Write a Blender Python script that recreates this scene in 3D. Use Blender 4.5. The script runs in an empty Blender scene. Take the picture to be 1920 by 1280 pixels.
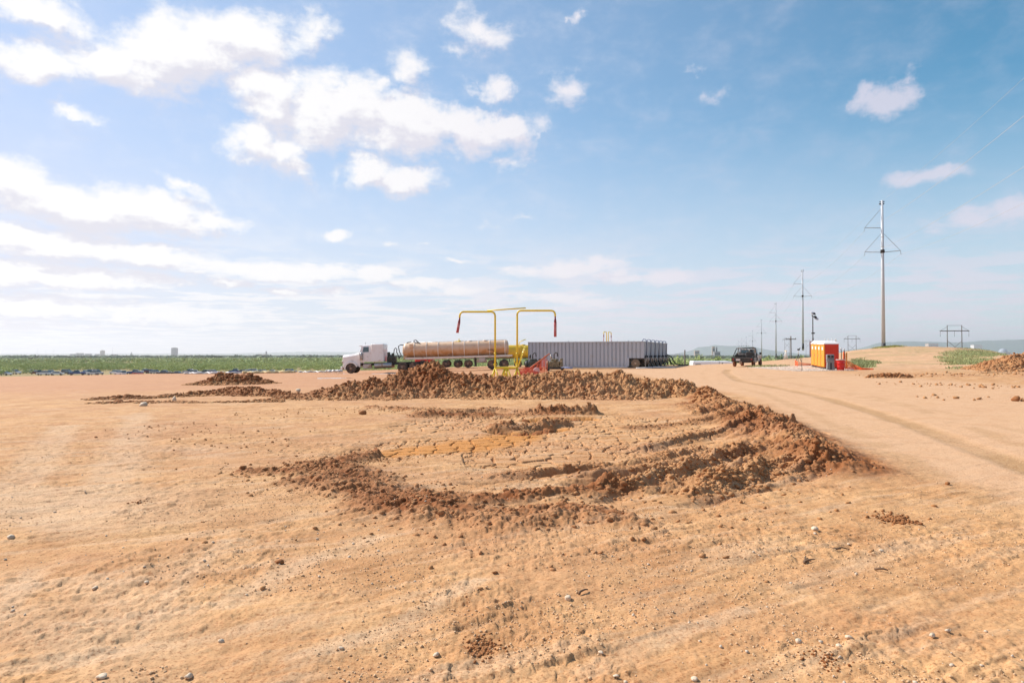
SKYTINT = (0.42, 0.94, 0.99); VEILC = (4.5, 4.5, 6.35); HORC = (5.6, 5.45, 6.05)
CLOUD_SH = (5.3, 5.2, 5.75); CLOUD_LT = (7.0, 6.9, 6.9); CLOUD_FAR = (5.6, 5.2, 5.9)
HAZE = 8.0e-5
import bpy, math, random
import numpy as np
from mathutils import Vector, Matrix
R = math.radians
random.seed(7); rng = np.random.default_rng(11)
scene = bpy.context.scene
COL = scene.collection

# ------------------------------------------------------------------ camera
CAMZ = 1.7; PITCH = R(1.07); F = 1280.0
cd = bpy.data.cameras.new('camera'); cam = bpy.data.objects.new('camera', cd); COL.objects.link(cam)
cd.sensor_width = 36; cd.lens = 24.0; cd.clip_start = 0.1; cd.clip_end = 60000
cam.location = (0, 0, CAMZ); cam.rotation_euler = (R(90) + PITCH, 0, 0)
scene.camera = cam
scene.view_settings.view_transform = 'Standard'; scene.view_settings.look = 'None'
scene.view_settings.exposure = EXPO = 0.54
scene.view_settings.gamma = 1
SUN_AZ = -62.0; SUN_EL = 43.0       # azimuth from +Y, clockwise positive

def ray(px, py):
    u = (px - 960) / F; v = (640 - py) / F
    c, s = math.cos(PITCH), math.sin(PITCH)
    return Vector((u, c - v * s, s + v * c))
def at(px, py, D):
    d = ray(px, py); k = D / d.y
    return Vector((d.x * k, D, CAMZ + d.z * k))
def azel(px, py):
    d = ray(px, py)
    return math.atan2(d.x, d.y), math.atan2(d.z, math.hypot(d.x, d.y))

# ------------------------------------------------------------------ sun + sky
sl = bpy.data.lights.new('sun', 'SUN'); so = bpy.data.objects.new('sun', sl); COL.objects.link(so)
sl.energy = 4.5; sl.angle = R(0.53); sl.color = (1.0, 0.955, 0.88)
sd = Vector((math.sin(R(SUN_AZ)) * math.cos(R(SUN_EL)), math.cos(R(SUN_AZ)) * math.cos(R(SUN_EL)), math.sin(R(SUN_EL))))
so.rotation_euler = sd.to_track_quat('Z', 'Y').to_euler()

world = bpy.data.worlds.new('World'); scene.world = world; world.use_nodes = True
wt = world.node_tree; wt.nodes.clear()

class NT:
    def __init__(s, tree): s.t = tree
    def n(s, typ, **kw):
        nd = s.t.nodes.new(typ)
        for k, v in kw.items():
            if k.startswith('i_'):
                key = k[2:]
                nd.inputs[int(key) if key.isdigit() else key.replace('_', ' ')].default_value = v
            else: setattr(nd, k, v)
        return nd
    def l(s, a, b): s.t.links.new(a, b)
    def _in(s, sock, v):
        if isinstance(v, (int, float)): sock.default_value = v
        elif isinstance(v, (tuple, list)): sock.default_value = v
        else: s.l(v, sock)
    def m(s, op, a, b=None, c=None, clamp=False):
        nd = s.t.nodes.new('ShaderNodeMath'); nd.operation = op; nd.use_clamp = clamp
        s._in(nd.inputs[0], a)
        if b is not None: s._in(nd.inputs[1], b)
        if c is not None: s._in(nd.inputs[2], c)
        return nd.outputs[0]
    def mr(s, v, a, b, c=0.0, d=1.0, smooth=True):
        nd = s.t.nodes.new('ShaderNodeMapRange'); nd.interpolation_type = 'SMOOTHSTEP' if smooth else 'LINEAR'
        s._in(nd.inputs[0], v)
        for i, x in enumerate((a, b, c, d)): nd.inputs[i + 1].default_value = x
        return nd.outputs[0]
    def mix(s, f, a, b, blend='MIX'):
        nd = s.t.nodes.new('ShaderNodeMix'); nd.data_type = 'RGBA'; nd.blend_type = blend; nd.clamp_factor = True
        s._in(nd.inputs[0], f)
        for k, x in ((6, a), (7, b)):
            if isinstance(x, (tuple, list)): nd.inputs[k].default_value = (*x[:3], 1)
            else: s.l(x, nd.inputs[k])
        return nd.outputs[2]
    def noise(s, vec, scale, detail=4, rough=0.5, dist=0.0, dim='3D'):
        nd = s.t.nodes.new('ShaderNodeTexNoise'); nd.noise_dimensions = dim
        if vec is not None: s.l(vec, nd.inputs['Vector'])
        nd.inputs['Scale'].default_value = scale; nd.inputs['Detail'].default_value = detail
        nd.inputs['Roughness'].default_value = rough; nd.inputs['Distortion'].default_value = dist
        return nd.outputs[0]

# (px, py, rx, ry, rotation deg, strength) of each cloud seen in the sky, turned into azimuth / elevation below
CL = [(520,185,120,75,-8,1.0),(640,215,140,80,-5,1.0),(760,235,130,62,-10,1.0),(880,250,120,45,-6,.95),(965,232,60,36,8,.8),(470,150,60,50,0,.7),
 (60,120,120,50,0,.85),(200,100,150,62,8,.95),(330,100,150,85,12,.95),(450,80,110,75,5,.9),(570,60,90,55,10,.6),(60,25,130,42,0,.85),
 (500,275,90,42,-5,.85),(555,320,50,32,-20,.6),(680,322,62,36,0,.9),(755,335,75,30,0,.9),
 (900,45,80,55,-15,.55),(860,95,45,28,0,.45),(780,125,70,50,-20,.5),(930,165,38,30,0,.6),(1055,165,58,38,-15,.62),(1080,30,24,20,0,.5),
 (955,300,38,20,0,.45),(1665,185,68,36,8,.95),(1690,145,34,22,30,.5),(1312,138,28,13,15,.42),(1355,178,32,22,0,.4),
 (1735,338,110,22,2,.62),(1800,415,130,30,10,.62),(1900,385,80,28,12,.6),(160,222,70,17,-8,.55),(340,355,60,14,-25,.5),
 (40,340,130,50,-8,.95),(150,385,180,58,-6,1.0),(290,405,140,42,-4,.95),(400,415,80,26,0,.85),
 (90,460,200,36,-3,.95),(260,480,190,28,-4,.9),(100,520,230,30,0,.85),(300,520,110,18,0,.7),(480,505,120,20,-4,.9),(600,512,120,18,0,.9),(700,515,60,17,0,.9),(800,535,80,15,0,.8),
 (430,530,55,12,0,.75),(530,545,40,10,0,.65),(612,547,45,11,0,.7),(860,545,80,13,0,.7),(635,441,34,15,0,.95),(735,460,26,7,0,.45),(800,462,20,6,0,.35),(845,491,45,6,0,.5),
 (1075,503,95,20,3,.9),(985,510,50,12,0,.7),(1250,528,70,18,0,.85),(1150,525,90,16,0,.6),(1040,555,100,15,0,.7),(1120,565,70,12,0,.6),(1480,545,110,11,0,.45),
 (965,410,28,9,0,.35),(915,425,24,9,0,.3),(1380,578,90,10,0,.4),(1800,585,200,22,0,.45),(1560,590,140,12,0,.35),(1720,575,60,9,0,.4),(60,575,300,30,0,.75),(300,590,260,24,0,.6),(40,610,260,22,0,.5)]

g = bpy.data.node_groups.new('cloud_cover', 'ShaderNodeTree')
g.interface.new_socket('Vector', in_out='INPUT', socket_type='NodeSocketVector')
g.interface.new_socket('Cover', in_out='OUTPUT', socket_type='NodeSocketFloat')
G = NT(g); gi = G.n('NodeGroupInput'); go = G.n('NodeGroupOutput')
vin = gi.outputs[0]
# warp so that the edges are ragged
nz = G.n('ShaderNodeTexNoise', noise_dimensions='2D'); nz.inputs['Scale'].default_value = 9; nz.inputs['Detail'].default_value = 7; nz.inputs['Roughness'].default_value = 0.62
G.l(vin, nz.inputs['Vector'])
w1 = G.n('ShaderNodeVectorMath', operation='SUBTRACT'); G.l(nz.outputs['Color'], w1.inputs[0]); w1.inputs[1].default_value = (.5, .5, .5)
w2 = G.n('ShaderNodeVectorMath', operation='MULTIPLY'); G.l(w1.outputs[0], w2.inputs[0]); w2.inputs[1].default_value = (.11, .07, 0)
sx = G.n('ShaderNodeSeparateXYZ'); G.l(vin, sx.inputs[0])
wk = G.mr(sx.outputs[1], 0.02, 0.30, 0.22, 1.0)
w2b = G.n('ShaderNodeVectorMath', operation='SCALE'); G.l(w2.outputs[0], w2b.inputs[0]); G.l(wk, w2b.inputs['Scale'])
wv = G.n('ShaderNodeVectorMath', operation='ADD'); G.l(vin, wv.inputs[0]); G.l(w2b.outputs[0], wv.inputs[1])
acc = None
for (px, py, rx, ry, rot, st) in CL:
    a0, e0 = azel(px, py); a1, _ = azel(px + rx, py); _, e1 = azel(px, py - ry)
    mp = G.n('ShaderNodeMapping', vector_type='TEXTURE')
    mp.inputs['Location'].default_value = (a0, e0, 0); mp.inputs['Rotation'].default_value = (0, 0, R(rot))
    mp.inputs['Scale'].default_value = (abs(a1 - a0) * 1.20, abs(e1 - e0) * 1.28, 1)
    G.l(wv.outputs[0], mp.inputs['Vector'])
    gr = G.n('ShaderNodeTexGradient', gradient_type='SPHERICAL'); G.l(mp.outputs[0], gr.inputs[0])
    v = G.m('MULTIPLY', gr.outputs['Fac'] if 'Fac' in gr.outputs else gr.outputs[1], st)
    acc = v if acc is None else G.m('SMOOTH_MAX', acc, v, 0.12)
vs = G.n('ShaderNodeVectorMath', operation='MULTIPLY'); G.l(vin, vs.inputs[0]); vs.inputs[1].default_value = (1, 1.7, 1)
nb = G.noise(vs.outputs[0], 15, 9, 0.60, 0.15, '2D')
nb = G.m('MULTIPLY', G.m('SUBTRACT', nb, 0.5), 1.0)
vs2 = G.n('ShaderNodeVectorMath', operation='MULTIPLY'); G.l(vin, vs2.inputs[0]); vs2.inputs[1].default_value = (1, 2.6, 1)
nb2 = G.m('MULTIPLY', G.m('SUBTRACT', G.noise(vs2.outputs[0], 34, 7, 0.6, 0.1, '2D'), .5), G.mr(sx.outputs[1], .08, .24, .95, .25)); nb = G.m('ADD', G.m('MULTIPLY', nb, G.mr(sx.outputs[1], .05, .3, .75, 1.0)), nb2)
nb = G.m('MULTIPLY', nb, G.mr(acc, 0.02, 0.22, .08, 1.0)); G.l(G.m('ADD', acc, nb), go.inputs[0])

W = NT(wt)
tc = W.n('ShaderNodeTexCoord'); sep = W.n('ShaderNodeSeparateXYZ'); W.l(tc.outputs['Generated'], sep.inputs[0])
X, Y, Z = sep.outputs
az = W.m('ARCTAN2', X, Y); hyp = W.m('SQRT', W.m('ADD', W.m('MULTIPLY', X, X), W.m('MULTIPLY', Y, Y))); el = W.m('ARCTAN2', Z, hyp)
cv = W.n('ShaderNodeCombineXYZ'); W.l(az, cv.inputs[0]); W.l(el, cv.inputs[1])
g1 = W.n('ShaderNodeGroup', node_tree=g); W.l(cv.outputs[0], g1.inputs[0])
off = W.n('ShaderNodeVectorMath', operation='ADD'); W.l(cv.outputs[0], off.inputs[0]); off.inputs[1].default_value = (-0.010, 0.022, 0)
g2 = W.n('ShaderNodeGroup', node_tree=g); W.l(off.outputs[0], g2.inputs[0])
cover = W.mr(g1.outputs[0], 0.03, 0.58)
edge = W.m('SUBTRACT', g1.outputs[0], g2.outputs[0])
lit = W.mr(edge, -0.24, 0.18)
sky = W.n('ShaderNodeTexSky', sky_type='NISHITA', sun_disc=False)
sky.sun_elevation = R(SUN_EL); sky.sun_rotation = R(SUN_AZ); sky.altitude = 500; sky.air_density = 1.0; sky.dust_density = 0.6; sky.ozone_density = 1.5
K = 1.0
# side towards the sun: whiter, lilac veil; away from it: deep blue
veil_az = W.mr(az, -0.75, 0.60, 1.0, 0.0, smooth=False)
veil = W.m('MULTIPLY', veil_az, W.mr(el, -0.05, 0.75, 0.9, 0.45, smooth=False))
skyc = W.mix(1.0, sky.outputs[0], SKYTINT, 'MULTIPLY')
skyc = W.mix(veil, skyc, VEILC)
hz = W.mr(el, 0.0, 0.36, 1.0, 0.0)
skyc = W.mix(W.m('MULTIPLY', hz, 0.72), skyc, HORC)
# thin layered clouds low over the horizon, seen in perspective
pz = W.m('ADD', Z, 0.03); pl = W.n('ShaderNodeCombineXYZ'); W.l(W.m('DIVIDE', X, pz), pl.inputs[0]); W.l(W.m('DIVIDE', Y, pz), pl.inputs[1])
low = W.noise(pl.outputs[0], 1.1, 8, 0.6, 0.2, '2D')
lowc = W.m('MULTIPLY', W.mr(low, 0.44, 0.58), W.mr(el, 0.07, 0.19, 0.85, 0.0))
lowc = W.m('MULTIPLY', lowc, W.mr(az, -0.7, 0.7, 1.0, 0.75, smooth=False))
cirr = W.noise(cv.outputs[0], 5, 5, 0.65, 0.8, '2D')
circ = W.m('MULTIPLY', W.mr(cirr, 0.5, 0.8), W.m('MULTIPLY', veil_az, 0.15))
ccol = W.mix(lit, CLOUD_SH, CLOUD_LT)
ccol = W.mix(W.mr(az, -0.35, 0.55), ccol, CLOUD_FAR)
ccol2 = W.mix(W.mr(az, -0.5, 0.4), CLOUD_LT, CLOUD_FAR)
c = W.mix(circ, skyc, ccol2)
c = W.mix(lowc, c, ccol2)
c = W.mix(W.m('MULTIPLY', cover, W.mr(az, -0.1, 0.5, .97, .72)), c, ccol)
bg = W.n('ShaderNodeBackground'); bg.inputs['Strength'].default_value = 0.1; W.l(c, bg.inputs[0])
ow = W.n('ShaderNodeOutputWorld'); W.l(bg.outputs[0], ow.inputs[0])
world.cycles.sampling_method = 'MANUAL'; world.cycles.sample_map_resolution = 512
# ------------------------------------------------------------------ small helpers
def tag(o, label=None, cat=None, group=None, kind=None):
    if label: o['label'] = label
    if cat: o['category'] = cat
    if group: o['group'] = group
    if kind: o['kind'] = kind
    return o
def empty(name, loc, rz=0.0, label=None, cat=None, group=None, rx=0.0, ry=0.0):
    o = bpy.data.objects.new(name, None); COL.objects.link(o)
    o.location = loc; o.rotation_euler = (rx, ry, rz); o.empty_display_size = 0.3
    return tag(o, label, cat, group)
def np_mesh(name, verts, faces, material=None, parent=None, smooth=False, attrs=None):
    me = bpy.data.meshes.new(name)
    V = np.asarray(verts, dtype=np.float32).reshape(-1, 3); Fc = np.asarray(faces, dtype=np.int32)
    k = Fc.shape[1]
    me.vertices.add(len(V)); me.vertices.foreach_set('co', V.ravel())
    me.loops.add(Fc.size); me.loops.foreach_set('vertex_index', Fc.ravel())
    me.polygons.add(len(Fc)); me.polygons.foreach_set('loop_start', np.arange(0, Fc.size, k, dtype=np.int32))
    me.polygons.foreach_set('loop_total', np.full(len(Fc), k, dtype=np.int32))
    me.update(calc_edges=True)
    if smooth: me.polygons.foreach_set('use_smooth', np.ones(len(Fc), dtype=bool))
    for an, av in (attrs or {}).items():
        a = me.attributes.new(an, 'FLOAT', 'POINT'); a.data.foreach_set('value', np.asarray(av, dtype=np.float32).ravel())
    if material: me.materials.append(material)
    o = bpy.data.objects.new(name, me); COL.objects.link(o)
    if parent: o.parent = parent
    return o

class MB:
    def __init__(s): s.v = []; s.f = []; s.sm = []
    def add(s, vs, fs, smooth=False):
        b = len(s.v); s.v += [tuple(v) for v in vs]; s.f += [tuple(i + b for i in f) for f in fs]; s.sm += [smooth] * len(fs); return s
    def box(s, x0, x1, y0, y1, z0, z1, bev=0.0):
        if bev <= 0:
            vs = [(x, y, z) for z in (z0, z1) for y in (y0, y1) for x in (x0, x1)]
            return s.add(vs, [(0,2,3,1), (4,5,7,6), (0,1,5,4), (2,6,7,3), (0,4,6,2), (1,3,7,5)])
        b = bev; prof = []
        for z, i in ((z0, b), (z0 + b, 0), (z1 - b, 0), (z1, b)):
            prof.append([(x0+b+i, y0+i, z), (x1-b-i, y0+i, z), (x1-i, y0+b+i, z), (x1-i, y1-b-i, z), (x1-b-i, y1-i, z), (x0+b+i, y1-i, z), (x0+i, y1-b-i, z), (x0+i, y0+b+i, z)])
        return s.loft(prof, smooth=False)
    def loft(s, rings, smooth=False, cap=True, closed=True):
        n = len(rings[0]); vs = [p for r in rings for p in r]; fs = []
        for i in range(len(rings) - 1):
            for j in range(n if closed else n - 1):
                k = (j + 1) % n
                fs.append((i*n+j, i*n+k, (i+1)*n+k, (i+1)*n+j))
        if cap: fs += [tuple(range(n - 1, -1, -1)), tuple(range((len(rings)-1)*n, len(rings)*n))]
        return s.add(vs, fs, smooth)
    def tube(s, pts, r, n=8, r2=None, cap=True):
        P = [Vector(p) for p in pts]; rings = []
        up = Vector((0, 0, 1)); prev = None
        for i, p in enumerate(P):
            d = (P[min(i+1, len(P)-1)] - P[max(i-1, 0)]).normalized()
            if prev is None:
                a = d.cross(up if abs(d.z) < .9 else Vector((1, 0, 0))).normalized()
            else:
                a = (prev - d * prev.dot(d)).normalized()
            b = d.cross(a); prev = a
            rr = r if r2 is None else r + (r2 - r) * i / (len(P) - 1)
            rings.append([tuple(p + a * (rr * math.cos(2*math.pi*j/n)) + b * (rr * math.sin(2*math.pi*j/n))) for j in range(n)])
        return s.loft(rings, smooth=True, cap=cap)
    def lathe(s, prof, axis='z', c=(0, 0, 0), n=20, smooth=True):
        rings = []
        for (r, h) in prof:
            ring = []
            for j in range(n):
                a = 2*math.pi*j/n; u, w = r*math.cos(a), r*math.sin(a)
                p = {'z': (u, w, h), 'x': (h, u, w), 'y': (w, h, u)}[axis]
                ring.append((c[0]+p[0], c[1]+p[1], c[2]+p[2]))
            rings.append(ring)
        return s.loft(rings, smooth)
    def prism(s, prof, y0, y1):                      # profile in x,z extruded along y
        return s.loft([[(x, y0, z) for x, z in prof], [(x, y1, z) for x, z in prof]])
    def build(s, name, m, parent=None):
        me = bpy.data.meshes.new(name); me.from_pydata(s.v, [], s.f)
        me.polygons.foreach_set('use_smooth', s.sm); me.materials.append(m); me.update()
        o = bpy.data.objects.new(name, me); COL.objects.link(o)
        if parent: o.parent = parent
        return o
def copy_tree(o, parent=None):
    c = o.copy(); COL.objects.link(c); c.parent = parent
    for ch in [x for x in bpy.data.objects if x.parent == o]: copy_tree(ch, c)
    return c

# ------------------------------------------------------------------ numpy noise
def hsh(ix, iy, s):
    n = (ix.astype(np.int64) * 374761393 + iy.astype(np.int64) * 668265263 + s * 974634777) & 0xffffffff
    n = ((n ^ (n >> 13)) * 1274126177) & 0xffffffff
    n = ((n ^ (n >> 16)) * 2246822519) & 0xffffffff
    return ((n ^ (n >> 15)) & 0xffffff) / float(0xffffff)
def vn(x, y, s=0):
    ix = np.floor(x); iy = np.floor(y); fx = x - ix; fy = y - iy
    fx = fx*fx*fx*(fx*(fx*6-15)+10); fy = fy*fy*fy*(fy*(fy*6-15)+10)
    a = hsh(ix, iy, s); b = hsh(ix+1, iy, s); c = hsh(ix, iy+1, s); d = hsh(ix+1, iy+1, s)
    return (a + (b-a)*fx) * (1-fy) + (c + (d-c)*fx) * fy
def fbm(x, y, o=4, s=0, g=0.5):
    t = 0; a = 1; w = 0
    for i in range(o):
        t = t + a * vn(x, y, s+i); w += a; a *= g
        x, y = (x*1.6 - y*1.2 + 7.3), (x*1.2 + y*1.6 + 3.1)
    return t / w
def worley(x, y, s=0):
    ix = np.floor(x); iy = np.floor(y); f1 = np.full(x.shape, 9.0); f2 = f1.copy(); cid = np.zeros(x.shape)
    for dx in (-1, 0, 1):
        for dy in (-1, 0, 1):
            jx = ix + dx; jy = iy + dy; h = hsh(jx, jy, s)
            d = np.hypot(jx + .1 + .8*h - x, jy + .1 + .8*hsh(jx, jy, s+51) - y)
            c = d < f1
            f2 = np.where(c, f1, np.minimum(f2, d)); cid = np.where(c, h, cid); f1 = np.where(c, d, f1)
    return f1, f2, cid
def sst(x, a, b):
    t = np.clip((x - a) / (b - a), 0, 1); return t*t*(3-2*t)
def pdist(X, Y, P):                                   # distance to a polyline and interpolated extra value(s)
    P = np.asarray(P, float); best = np.full(X.shape, 1e9); val = np.zeros(X.shape)
    for a, b in zip(P[:-1], P[1:]):
        d = b[:2] - a[:2]; L = d @ d + 1e-9
        t = np.clip(((X - a[0])*d[0] + (Y - a[1])*d[1]) / L, 0, 1)
        q = np.hypot(X - a[0] - t*d[0], Y - a[1] - t*d[1]); c = q < best
        best = np.where(c, q, best)
        if P.shape[1] > 2: val = np.where(c, a[2] + t*(b[2]-a[2]), val)
    return best, val
def clods_noise(X, Y, s=0, k=1.0):                    # rounded lumps of broken earth, 0..1
    wx = X + .12*fbm(X*3, Y*3, 2, s+90); wy = Y + .12*fbm(X*3+9, Y*3, 2, s+91)
    t = 0
    for sc, a in ((2.6, .45), (5.6, .32), (11.5, .2)):
        f1, f2, c = worley(wx*sc*k, wy*sc*k, s); t = t + a * np.clip(1 - 1.25*f1*f1, 0, 1) * (.35 + .65*c); s += 7
    return t

# ------------------------------------------------------------------ terrain
CTRL = [(0,0,0),(0,6,0),(-8,5,0),(8,5,0),(-15,15,-.02),(15,14,0),(0,15,-.02),(0,28,-.05),(-20,30,-.2),(12,28,.02),(30,28,.2),(-45,40,-.6),
 (-19,76,-.5),(-4,78,-.08),(-12,78,-.3),(-60,80,-1.0),(-90,80,-1.3),(-75,60,-1.1),(-35,60,-.6),(2,77,.12),(14,72,.2),(20,90,.25),(24,70,.42),(33,84,.75),(25.5,56,.45),(27.5,63,.6),
 (52,110,1.95),(65.8,120,2.95),(77,125,2.8),(79,118,2.75),(76,110,2.1),(73,100,1.55),(80,110,1.4),(95,130,1.0),(66,90,1.35),(38,50,.38),(50,70,1.05),(60,90,1.65),(-40,20,-.25),(45,15,.15),(0,-20,0),(-30,-20,-.1),(30,-20,0),
 (0,50,-.02),(-20,50,-.35),(10,50,.1),(60,50,.6),(90,90,1.3),(93,118,1.0),(40,98,1.1),(0,95,.1),(-40,95,-.7),(0,130,0),(60,140,2.6)]
_C = np.array(CTRL, float); _P = _C[:, :2] / 50
def _U(r2): return np.where(r2 < 1e-12, 0, 0.5 * r2 * np.log(np.maximum(r2, 1e-12)))
_d = ((_P[:, None] - _P[None])**2).sum(-1); _n = len(_P)
_A = np.zeros((_n+3, _n+3)); _A[:_n, :_n] = _U(_d) + 0.0005*np.eye(_n); _A[:_n, _n] = 1; _A[:_n, _n+1:] = _P; _A[_n, :_n] = 1; _A[_n+1:, :_n] = _P.T
_w = np.linalg.solve(_A, np.r_[_C[:, 2], 0, 0, 0])
EDGE_T = np.array([-60, -36.9, -20, -8, 3, 14.5, 18, 21, 25, 29.5, 32, 35, 36.5, 45, 70]); EDGE_R = np.array([120, 102, 89, 88, 98, 89, 89, 93, 112, 142, 152, 146, 122, 118, 118.])
def z0(X, Y):
    X = np.asarray(X, float); Y = np.asarray(Y, float)
    r = np.hypot(X, Y); th = np.degrees(np.arctan2(X, Y))
    k = np.minimum(1, 150 / np.maximum(r, 1e-6)); x = X*k/50; y = np.maximum(Y, -30)*k/50
    z = _w[_n] + _w[_n+1]*x + _w[_n+2]*y
    for i in range(_n): z = z + _w[i] * _U((x-_P[i,0])**2 + (y-_P[i,1])**2)
    er = np.interp(th, EDGE_T, EDGE_R) + 4*(vn(th*.35+50, th*0, 3)-.5)
    d = r - er
    side = sst(th, 5, 20)
    vall = -6.0 - 1.0*side - 0.0030*np.clip(r-200, 0, 4000) - (1.2)*side + 1.6*(fbm(X/260, Y/260, 3, 77)-.5)*sst(r, 330, 700)
    slope = np.clip(d, 0, None)
    w = sst(slope, 0, 85)
    z = z*(1-w) + vall*w
    z = np.where(np.abs(th) > 60, z*(1-sst(r,150,600)) , z)
    return z
def gp(px, py):                                      # the point of the ground seen in that direction
    d = ray(px, py); D = max(2.0, 1.7 / max(1e-4, -d.z) )
    for _ in range(25):
        zz = float(z0(np.array([d.x/d.y*D]), np.array([D]))[0]); D = 0.5*D + 0.5*max(1.5, min(140, (zz - CAMZ) / (d.z/d.y)))
    return d.x/d.y*D, D
def gpoly(*pts): return [(*gp(p[0], p[1]), *p[2:]) for p in pts]

RUTS = [  # crest lines of the ridges pushed up between wheel ruts (third number: height)
 gpoly((1205,838,.10),(1300,818,.13),(1370,803,.13),(1440,793,.12)), gpoly((940,893,.08),(1030,886,.11),(1135,868,.10)),
 gpoly((1105,892,.08),(1200,876,.12),(1290,858,.14),(1380,838,.12)), gpoly((1185,864,.06),(1240,855,.11),(1315,838,.09)),
 gpoly((1150,915,.12),(1220,902,.16),(1290,882,.17),(1350,862,.16),(1400,848,.14)), gpoly((1310,926,.08),(1370,905,.11),(1430,890,.12),(1500,880,.15),(1560,873,.12)),
 gpoly((1325,912,.07),(1400,893,.10),(1470,868,.12)), gpoly((1475,895,.05),(1560,884,.07)), gpoly((1310,758,.12),(1352,752,.12)), gpoly((1305,776,.1),(1362,770,.1)),
 gpoly((1290,790,.08),(1400,782,.10)), gpoly((770,782,.05),(850,776,.12),(930,771,.10),(1010,775,.08),(1110,775,.12)), gpoly((1340,930,.05),(1430,908,.07)),
 gpoly((930,802,.07),(985,800,.09),(1060,793,.07)), gpoly((985,776,.07),(1110,775,.07)),
 gpoly((1250,905,.1),(1330,880,.13),(1400,866,.12)), gpoly((1400,815,.08),(1480,812,.12)), gpoly((1180,800,.04),(1280,793,.07),(1350,790,.07))]
BERM = gpoly((1300,742,.30),(1345,756,.28),(1400,775,.28),(1450,800,.30),(1485,825,.27),(1525,850,.25),(1565,880,.2))
BANDS = [ # rough, freshly turned and moister soil: polyline with half width
 gpoly((590,875,.55),(640,892,.6),(700,920,.7),(760,945,.8),(850,970,.75),(960,975,.6),(1080,965,.5),(1200,985,.25)),
 gpoly((560,905,.3),(620,915,.4),(700,930,.5),(800,960,.45)), gpoly((900,945,.2),(1050,925,.3),(1200,915,.35),(1300,905,.5)),
 gpoly((460,885,.2),(560,890,.35),(640,870,.5),(700,850,.2)), gpoly((1350,862,.5),(1430,840,.8),(1500,850,.8),(1560,880,.45)),
 gpoly((1300,760,1.0),(1400,790,1.0),(1480,835,.9)), gpoly((780,780,.3),(1000,778,.5),(1110,775,.4)), gpoly((930,800,.35),(1060,793,.35)),
 gpoly((690,765,.25),(800,772,.3),(930,770,.4))]
CRK = gpoly((720,850,1.0),(800,835,1.6),(900,830,2.2),(1000,845,2.2),(1130,845,2.1),(1250,815,1.6),(1290,800,.8))
CRK2 = gpoly((800,800,1.2),(900,790,2.0),(1050,800,2.5),(1200,790,2.0))
MUD = gpoly((735,845,.5),(800,838,.7),(870,832,.9),(940,820,.9),(985,810,.5))
HOLES = [gpoly((935,806),(985,808),(1040,800)), gpoly((1000,785),(1100,783))]
ROADL = [(7.9, 60), (8.9, 27), (5.9, 14), (5.4, 9), (4.9, 5), (4.0, 2)]
TRK = gpoly((1366,692),(1362,698),(1385,713),(1460,727),(1540,743),(1640,772),(1740,806),(1830,840),(1960,890))
PALES = [(gpoly((262,775),(225,860),(190,930),(170,985)), .42), (gpoly((120,800),(60,880),(20,950)), .4), (gpoly((60,1075),(20,1130),(-20,1190)), .16), (gpoly((420,1020),(330,1100),(250,1200)), .12), (gpoly((900,1090),(760,1160),(560,1240)), .12), (gpoly((1390,1150),(1240,1200),(1100,1260)), .10), (gpoly((700,1010),(560,1060),(430,1130)), .16)]
TRK3 = gpoly((1425,735),(1560,790),(1700,862),(1850,950)); TRK4 = gpoly((1500,722),(1700,760),(1920,835))
TRK2 = gpoly((1370,712),(1500,708),(1640,703))
PUD = [gpoly((560,709,.45),(600,708,.9),(650,708.5,.5)), gpoly((632,701,.8),(700,699,1.0),(740,700,.4)), gpoly((610,699.5,.5),(640,699,.6))]

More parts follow.
